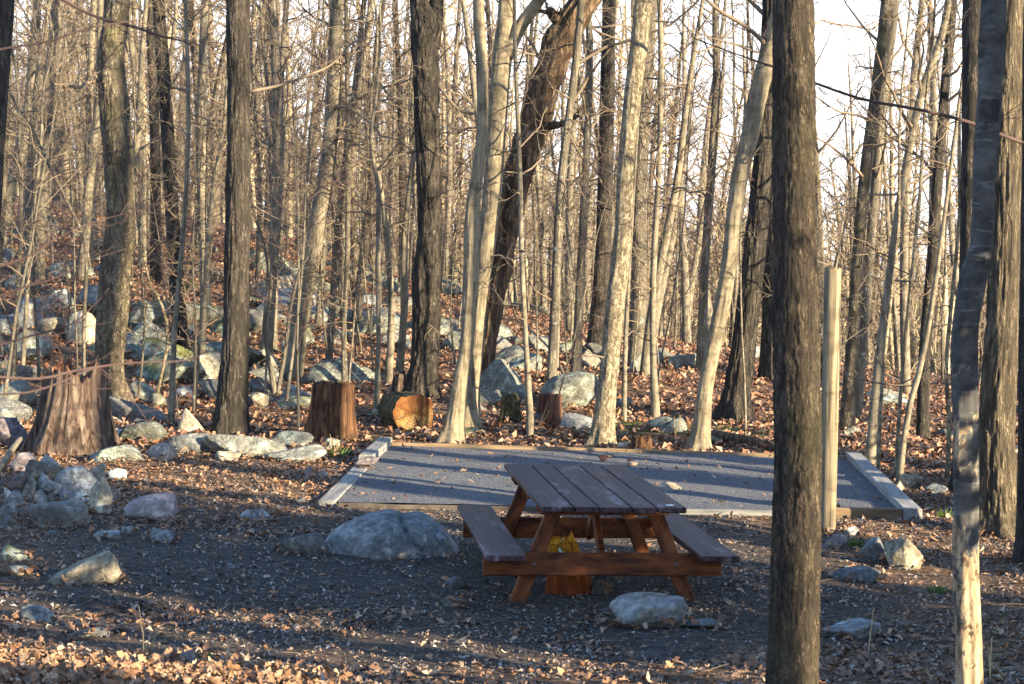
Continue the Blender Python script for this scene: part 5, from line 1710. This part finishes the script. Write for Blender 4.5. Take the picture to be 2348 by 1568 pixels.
# ------------------------------------------------------------------ picnic table
def picnic_table():
    TH = 0.63
    near = at(1410, 1163, 10.9)
    th = math.atan((1173.5 - 722) / FPX)
    # roll makes the near end sit a touch off; fit the ground height so the top lands at z = TH
    d = ray(1410, 1163); t = (TH - EYE) / d.z
    near = np.array([d.x * t, d.y * t, TH])
    L = 2.3
    e = empty('picnic_table', (near[0], near[1], 0.0), th)
    tag(e, 'dark brown wooden picnic table with two attached benches', 'picnic table')
    e.location.z = 0.0
    # local frame: +Y away along the table, X to the right, near end at y = 0
    def plank(name, x, z, w, y0, y1, thick, mat, lab=None):
        m = MB(); m.box((0, 0, 0), ((y1 - y0) / 2, w / 2, thick / 2), None, 0.006)
        o = m.build(name, M[mat], e, smooth=False)
        o.location = (x, (y0 + y1) / 2, z - thick / 2); o.rotation_euler = (0, 0, math.pi / 2)
        if lab: o['label'] = lab
        return o
    ws = [0.187, 0.140, 0.187, 0.140, 0.172]; gap = 0.0105
    x = -(sum(ws) + 4 * gap) / 2
    for i, w in enumerate(ws):
        plank('tabletop_plank', x + w / 2, TH + rng.normal(0, .001), w, rng.uniform(-.006, .006), L + rng.uniform(-.01, .01), 0.036, 'table_top')
        x += w + gap
    SZ = 0.338
    for s in (-1, 1):
        plank('seat_plank', s * 0.645, SZ, 0.24, 0.0, L, 0.036, 'table_top')
    YF = (0.40, L - 0.42)
    for fi, y in enumerate(YF):
        face = -1 if fi == 0 else 1
        # cleat under the top
        m = MB(); hw = 0.425
        pr = [(-hw, TH - .036), (hw, TH - .036), (hw, TH - .060), (hw - .03, TH - .098), (-hw + .03, TH - .098), (-hw, TH - .060)]
        V = [(px, yy, pz - .0015) for yy in (-.019, .019) for (px, pz) in pr]
        Q = [[q, (q + 1) % 6, 6 + (q + 1) % 6, 6 + q] for q in range(6)]
        T = []
        for q in range(1, 5):
            T += [[0, q + 1, q], [6, 6 + q, 6 + q + 1]]
        m.add(V, Q, T); o = m.build('cleat', M['table_leg'], e, smooth=False); o.location = (0, y, 0)
        # seat beam outside the legs
        m = MB(); m.box((0, 0, 0), (0.742, .019, .071), None, .006)
        o = m.build('seat_beam', M['table_leg'], e, smooth=False); o.location = (-.01, y + face * .040, SZ - .036 - .0725)
        for s in (-1, 1):
            a = np.array([s * .30, 0, TH - .040]); b = np.array([s * .555, 0, -0.06])
            dv = b - a; Ln = np.linalg.norm(dv)
            m = MB(); m.box((0, 0, 0), (Ln / 2, .0185, .047), None, .005)
            o = m.build('leg', M['table_leg'], e, smooth=False)
            o.location = (*(a + b)[:2] / 2, (a + b)[2] / 2); o.location.y = y
            o.rotation_euler = (0, math.atan2(-dv[2], dv[0]), 0)
            # bolt through beam and leg
            f = (TH - .04 - (SZ - .107)) / (TH + .02)
            bp = a + dv * f
            m = MB(); m.tube([(0, 0, 0), (0, face * .006, 0), (0, face * .011, 0)], [.016, .015, .006], 12)
            o = m.build('bolt', M['bolt'], e); o.location = (bp[0], y + face * .059, bp[2])
        # diagonal brace from the middle of the top to the beam
        a = np.array([0.0, y - face * .50, TH - .045]); b = np.array([0.0, y + face * 0.0, SZ - .15])
        dv = b - a; Ln = np.linalg.norm(dv)
        m = MB(); m.box((0, 0, 0), (.019, .044, Ln / 2), None, .004)
        o = m.build('brace', M['table_leg'], e, smooth=False)
        o.location = (a + b) / 2 + np.array([0.0 if fi == 0 else .12, 0, 0])
        o.rotation_euler = (math.atan2(-dv[1], dv[2]) + math.pi, 0, 0)
    # middle cleat and brace
    m = MB(); m.box((0, 0, 0), (.40, .019, .03), None, .004)
    o = m.build('cleat', M['table_leg'], e, smooth=False); o.location = (0, L / 2, TH - .036 - .032)
    # bird dropping near the right front corner, a thin blob
    m = MB(); V = rock_shape(np.random.default_rng(3), .2, ICO3) * np.array([.028, .03, .003]); m.add(V, None, ICOF3)
    o = m.build('white_spot', M['paint_spot'], e); o.location = (.35, .10, TH + .001)
    return e


picnic_table()

# ------------------------------------------------------------------ fallen leaves
def dirtness(x, y):
    d = ((x + 0.4) / 3.3) ** 2 + ((y - 12.4) / 3.4) ** 2 + (vnoise(x * .9, y * .9, 21) - .5) * 2.0 + (vnoise(x * 3, y * 3, 22) - .5) * .8
    return 1 - sst(0.55, 1.25, d)


def leaf_template(r, lobed=True):
    if lobed:
        rows = np.linspace(-.5, .5, 8)
        wd = np.array([.02, .15, .26, .17, .31, .19, .22, .03]) * r.uniform(.7, 1.2)
    else:
        rows = np.array([-.5, 0, .5]); wd = np.array([.08, .3, .05])
    cu = r.uniform(.5, 4.2); cl = r.uniform(-1.2, 1.8)
    V = []
    for y, w in zip(rows, wd):
        zc = cl * (y * y)
        for s in (-1, 0, 1):
            V.append((s * w, y + r.normal(0, .015), zc + cu * (s * w) ** 2 * (1.0) + r.normal(0, .015)))
    Q = []
    for k in range(len(rows) - 1):
        for c in (0, 1):
            Q.append([k * 3 + c, k * 3 + c + 1, k * 3 + 3 + c + 1, k * 3 + 3 + c])
    return np.array(V), np.array(Q)


def scatter_leaves(name, X, Y, size, tilt, tpls, mat, label, lift=0.008, zover=None, seed=0):
    r = np.random.default_rng(seed)
    Z = terrain(X, Y) if zover is None else zover
    n = len(X)
    ti = r.integers(0, len(tpls), n)
    az = r.uniform(0, 6.28, n)
    tx = r.normal(0, 1, n) * tilt; ty = r.normal(0, 1, n) * tilt
    vs = []; qs = []; n0 = 0
    for k, (V, Q) in enumerate(tpls):
        m = np.nonzero(ti == k)[0]
        if len(m) == 0: continue
        P = V[None] * size[m][:, None, None]
        c, s = np.cos(tx[m])[:, None], np.sin(tx[m])[:, None]
        y1 = P[:, :, 1] * c - P[:, :, 2] * s; z1 = P[:, :, 1] * s + P[:, :, 2] * c
        c, s = np.cos(ty[m])[:, None], np.sin(ty[m])[:, None]
        x1 = P[:, :, 0] * c + z1 * s; z2 = -P[:, :, 0] * s + z1 * c
        c, s = np.cos(az[m])[:, None], np.sin(az[m])[:, None]
        x2 = x1 * c - y1 * s; y2 = x1 * s + y1 * c
        zmin = z2.min(axis=1, keepdims=True)
        W = np.stack([x2 + X[m][:, None], y2 + Y[m][:, None], z2 - zmin * .8 + Z[m][:, None] + lift * r.random(len(m))[:, None]], -1)
        nv = V.shape[0]
        vs.append(W.reshape(-1, 3))
        qs.append((Q[None] + (np.arange(len(m)) * nv)[:, None, None]).reshape(-1, 4) + n0)
        n0 += len(m) * nv
    me = mesh_from(name, np.vstack(vs), [np.vstack(qs)])
    return tag(link(name, me, M[mat]), label, kind='stuff')


r = np.random.default_rng(91)
LT = [leaf_template(r) for _ in range(12)]
ST = [leaf_template(r, False) for _ in range(8)]


def sample(n, d0, d1, seed, margin=1.5, power=1.0):
    r = np.random.default_rng(seed)
    D = np.sqrt(d0 ** 2 + (d1 ** 2 - d0 ** 2) * r.random(n))
    X = (r.random(n) - .5) * D * .546 * margin
    return X, D, r


# near ground
X, Y, rr_ = sample(78000, 6.8, 22, 1)
dn = dirtness(X, Y)
clump = vnoise(X * 1.3, Y * 1.3, 23)
keep = (rr_.random(len(X)) < (1 - dn) * (0.35 + 0.8 * clump) + dn * 0.14) & (pad_mask(X, Y, .12) < 0)
X, Y, dn = X[keep], Y[keep], dn[keep]
size = (.022 + .058 * rr_.random(len(X)) ** 1.7) * (1 - .3 * dn)
scatter_leaves('fallen_leaves', X, Y, size, 0.28, LT, 'leaf', 'dry brown oak leaves strewn over the campsite ground', .02, None, 5)
# leaves caught round the feet of the rocks
rr_ = np.random.default_rng(44)
fx, fy = [], []
for (cx, cy, wm, dm) in FEET:
    m = int(10 + 70 * wm)
    aa = rr_.uniform(0, 6.28, m); ff = rr_.uniform(.88, 1.28, m)
    fx.append(cx + wm * ff * np.cos(aa)); fy.append(cy + dm * ff * np.sin(aa))
fx = np.concatenate(fx); fy = np.concatenate(fy)
ok = pad_mask(fx, fy, .05) < 0
fx, fy = fx[ok], fy[ok]
scatter_leaves('drifted_leaves', fx, fy, rr_.uniform(.03, .075, len(fx)), 0.5, LT, 'leaf', 'dry leaves drifted against the feet of the rocks', .05, None, 15)
# crumbs of leaf on the dirt
X, Y, rr_ = sample(105000, 7, 17.5, 2)
dn = dirtness(X, Y)
keep = (rr_.random(len(X)) < (.2 + .8 * vnoise(X * 2.2, Y * 2.2, 29) ** 1.5) * (1 - .30 * dn)) & (pad_mask(X, Y, .1) < 0)
X, Y = X[keep], Y[keep]
scatter_leaves('leaf_crumbs', X, Y, (.010 + .034 * rr_.random(len(X)) ** 2), 0.2, ST, 'crumb', 'crumbled leaf fragments on the worn dirt', .006, None, 6)
# drift of upright leaves in the lower left corner
rr_ = np.random.default_rng(3)
X = rr_.uniform(-3.0, -.7, 5600); Y = rr_.uniform(6.6, 9.1, 5600)
keep = rr_.random(5600) < sst(9.3, 8.0, Y + .35 * (X + 2)) 
X, Y = X[keep], Y[keep]
scatter_leaves('leaf_drift', X, Y, rr_.uniform(.03, .066, len(X)), 0.8, LT, 'leaf', 'deep drift of curled dry leaves in the lower left corner', .05, None, 7)
# slope behind
X, Y, rr_ = sample(112000, 19.5, 58, 4, 1.45)
keep = (pad_mask(X, Y, .12) < 0) & (rr_.random(len(X)) < .45 + .6 * vnoise(X * .8, Y * .8, 25))
X, Y = X[keep], Y[keep]
scatter_leaves('slope_leaves', X, Y, rr_.uniform(.055, .115, len(X)), 0.4, ST, 'leaf_far', 'brown fallen leaves covering the slope behind', .03, None, 8)
# some on the pad
n = 140
rr_ = np.random.default_rng(12)
X = rr_.uniform(-2, 5, 400); Y = rr_.uniform(15.5, 21, 400)
pmk = pad_mask(X, Y, -.05) > 0
X, Y = X[pmk], Y[pmk]
scatter_leaves('pad_leaves', X, Y, rr_.uniform(.03, .08, len(X)), .3, LT, 'leaf', 'a few dry leaves blown onto the gravel pad', .004, np.full(len(X), PAD_Z + .012), 9)
# twigs on the ground
m = MB()
X, Y, rr_ = sample(900, 7.2, 24, 14)
for x, y in zip(X, Y):
    if pad_mask(x, y, .1) > 0: continue
    a = rr_.uniform(0, 6.28); L = rr_.uniform(.06, .35)
    p = np.array([x, y, tz(x, y) + .012])
    P = wander(rr_, p, (math.cos(a), math.sin(a), 0.05), L, 3, .25)
    P[:, 2] = p[2] + rr_.uniform(0, .015, 4)
    m.tube(P, np.linspace(rr_.uniform(.002, .005), .0015, 4), 3, False)
tag(m.build('ground_twigs', M['twig']), 'broken twigs littering the ground', kind='stuff')

# ------------------------------------------------------------------ small plants
def grass_tuft(px, py, w, h, label, seed, mat='grass'):
    r = np.random.default_rng(seed)
    g = ground_hit(px, py); s = g[1] / FPX
    m = MB()
    for q in range(40):
        a = r.uniform(0, 6.28); L = h * s * r.uniform(.5, 1.15); ra = w * s / 2 * math.sqrt(r.random())
        p = np.array([ra * math.cos(a), ra * math.sin(a), -.01])
        d = np.array([math.cos(a) * .5, math.sin(a) * .5, 1.0]) + r.normal(0, .25, 3)
        P = wander(r, p, d, L, 3, .3, -.3)
        sd = np.cross(d, (0.3, .9, .1)); sd /= np.linalg.norm(sd)
        wv = np.array([.004, .005, .0035, .0008])[:, None] * sd[None, :] * max(1, g[1] / 14)
        m.add(np.vstack([P - wv, P + wv]), [[k, k + 1, 5 + k, 4 + k] for k in range(3)])
    o = m.build('grass_tuft', M[mat], None, None)
    o.location = g
    return tag(o, label, 'grass')


grass_tuft(775, 1046, 46, 26, 'green grass tuft left of the raised grey beam', 1)
grass_tuft(2165, 1186, 26, 26, 'small green tuft beside the crooked trunk', 2)
grass_tuft(2146, 1360, 38, 22, 'dull green tuft among leaves in the lower right', 3)
grass_tuft(868, 1018, 30, 18, 'yellow green tuft below the sawn log', 4)
grass_tuft(466, 1512, 36, 22, 'green tuft beside the small purple rock', 5)
grass_tuft(424, 668, 30, 34, 'green sprig high on the slope between the two big oaks', 6)
grass_tuft(1966, 1254, 18, 26, 'green sprig beside the rock at the post', 7)


def dry_weed(px, py, tip, label, seed, n=3):
    r = np.random.default_rng(seed)
    g = ground_hit(px, py)
    t = at(tip[0], tip[1], g[1])
    m = MB()
    v = t - g
    for q in range(n):
        vv = v * r.uniform(.6, 1.0) + r.normal(0, .05, 3) * (q > 0)
        P = wander(r, (0, 0, -.01), vv, np.linalg.norm(vv), 5, .15)
        m.tube(P, np.linspace(.004, .0018, 6), 4, False)
        for z in range(2):
            k = int(r.integers(2, 5))
            m.tube(wander(r, P[k], vv / np.linalg.norm(vv) + r.normal(0, .6, 3), .08, 2, .2), [.002, .0018, .0012], 3, False)
    o = m.build('dry_weed', M['dry_stem'])
    o.location = g
    return tag(o, label, 'plant')


dry_weed(1990, 1500, (1994, 1360), 'single tall dry stalk in the leaves right of the nearest trunk', 1, 1)
dry_weed(330, 1500, (338, 1420), 'dry stalks poking from the leaves at lower left', 2, 3)
dry_weed(772, 1036, (775, 985), 'dry stalk before the orange stump', 3, 2)
dry_weed(2270, 1560, (2282, 1455), 'dry stalk at the lower right corner', 4, 2)
dry_weed(2140, 1570, (2118, 1520), 'short thick dry stalk at the bottom edge', 5, 1)
dry_weed(1545, 1005, (1560, 950), 'dry weed beside the teal mossy rock', 6, 3)
dry_weed(1235, 985, (1262, 930), 'dry weed stems leaning on the red brown stump', 7, 3)
dry_weed(530, 962, (522, 895), 'dry weed left of the straight dark trunk', 8, 3)
dry_weed(1745, 1022, (1770, 975), 'dry weed stems by the decayed log', 9, 3)

# ------------------------------------------------------------------ leafless shrub close to the camera, reaching in from the left
def near_shrub():
    r = np.random.default_rng(66)
    D0 = 5.0
    x0, y0 = -2.0, D0
    e = tag(empty('bare_shrub', (x0, y0, tz(x0, y0))), 'blurred leafless shrub reaching in from the left edge near the camera', 'shrub')
    o = np.array(e.location)
    BR = [
        [(-30, 862, 6, 0), (90, 868, 6, .1), (180, 848, 6, .2), (300, 832, 5, .3), (430, 826, 4, .4), (480, 800, 3, .5)],
        [(-30, 905, 6, 0), (60, 900, 5, 0), (130, 880, 5, .1), (200, 850, 4, .2), (260, 835, 3, .3)],
        [(-30, 800, 5, .3), (70, 770, 5, .3), (160, 745, 4, .2), (215, 700, 3, .2), (250, 660, 2, .2)],
        [(-30, 120, 7, .5), (30, 108, 6, .5), (110, 95, 5, .5), (215, 62, 4, .5), (330, 45, 3, .6)],
        [(-30, 620, 6, .2), (60, 590, 5, .2), (140, 540, 4, .2), (230, 505, 3, .3), (330, 480, 2, .3)],
        [(-30, 690, 6, .6), (50, 660, 5, .6), (120, 640, 4, .6), (200, 600, 3, .6), (290, 570, 2, .6)],
        [(110, -20, 8, .9), (180, 20, 8, .9), (240, 45, 8, .9), (310, 62, 7, .9), (375, 85, 6, .9), (430, 98, 5, .9), (445, 130, 3, .9)],
    ]
    for b in BR:
        F = np.array([[*at(px, py, D0 + dd), w * D0 / FPX / 2] for (px, py, w, dd) in b])
        F = smooth_path(F, 16)
        m = MB(); m.tube(F[:, :3], F[:, 3], 6)
        for q in range(4, 15, 3):
            d = F[q + 1, :3] - F[q - 1, :3]; d /= np.linalg.norm(d)
            branchy(m, r, F[q, :3], d + r.normal(0, .5, 3), .16 * r.uniform(.5, 1.6), max(.0015, F[q, 3] * .5), 1, .2, .5, .001)
        m.build('branch', M['twig_red'], e, o)
    # stems from the root to the outer branch ends
    for b in BR:
        f = at(b[0][0], b[0][1], D0 + b[0][3])
        if b[0][1] < 0: f = at(110, -20, D0 + .9)
        P = smooth_path(np.array([[x0, y0, o[2] - .1], [x0 - .25, y0 + .1, o[2] + .5 * (f[2] - o[2])], [f[0] - .05, f[1], f[2]]]) if b[0][1] > 0 else np.array([[x0, y0, o[2] - .1], [x0 - .3, y0 + .3, 2.2], [f[0] - .35, f[1], f[2] + .1], f]), 12)
        m = MB(); m.tube(P, np.linspace(.012, .0045, 12), 6); m.build('stem', M['twig_red'], e, o)


near_shrub()
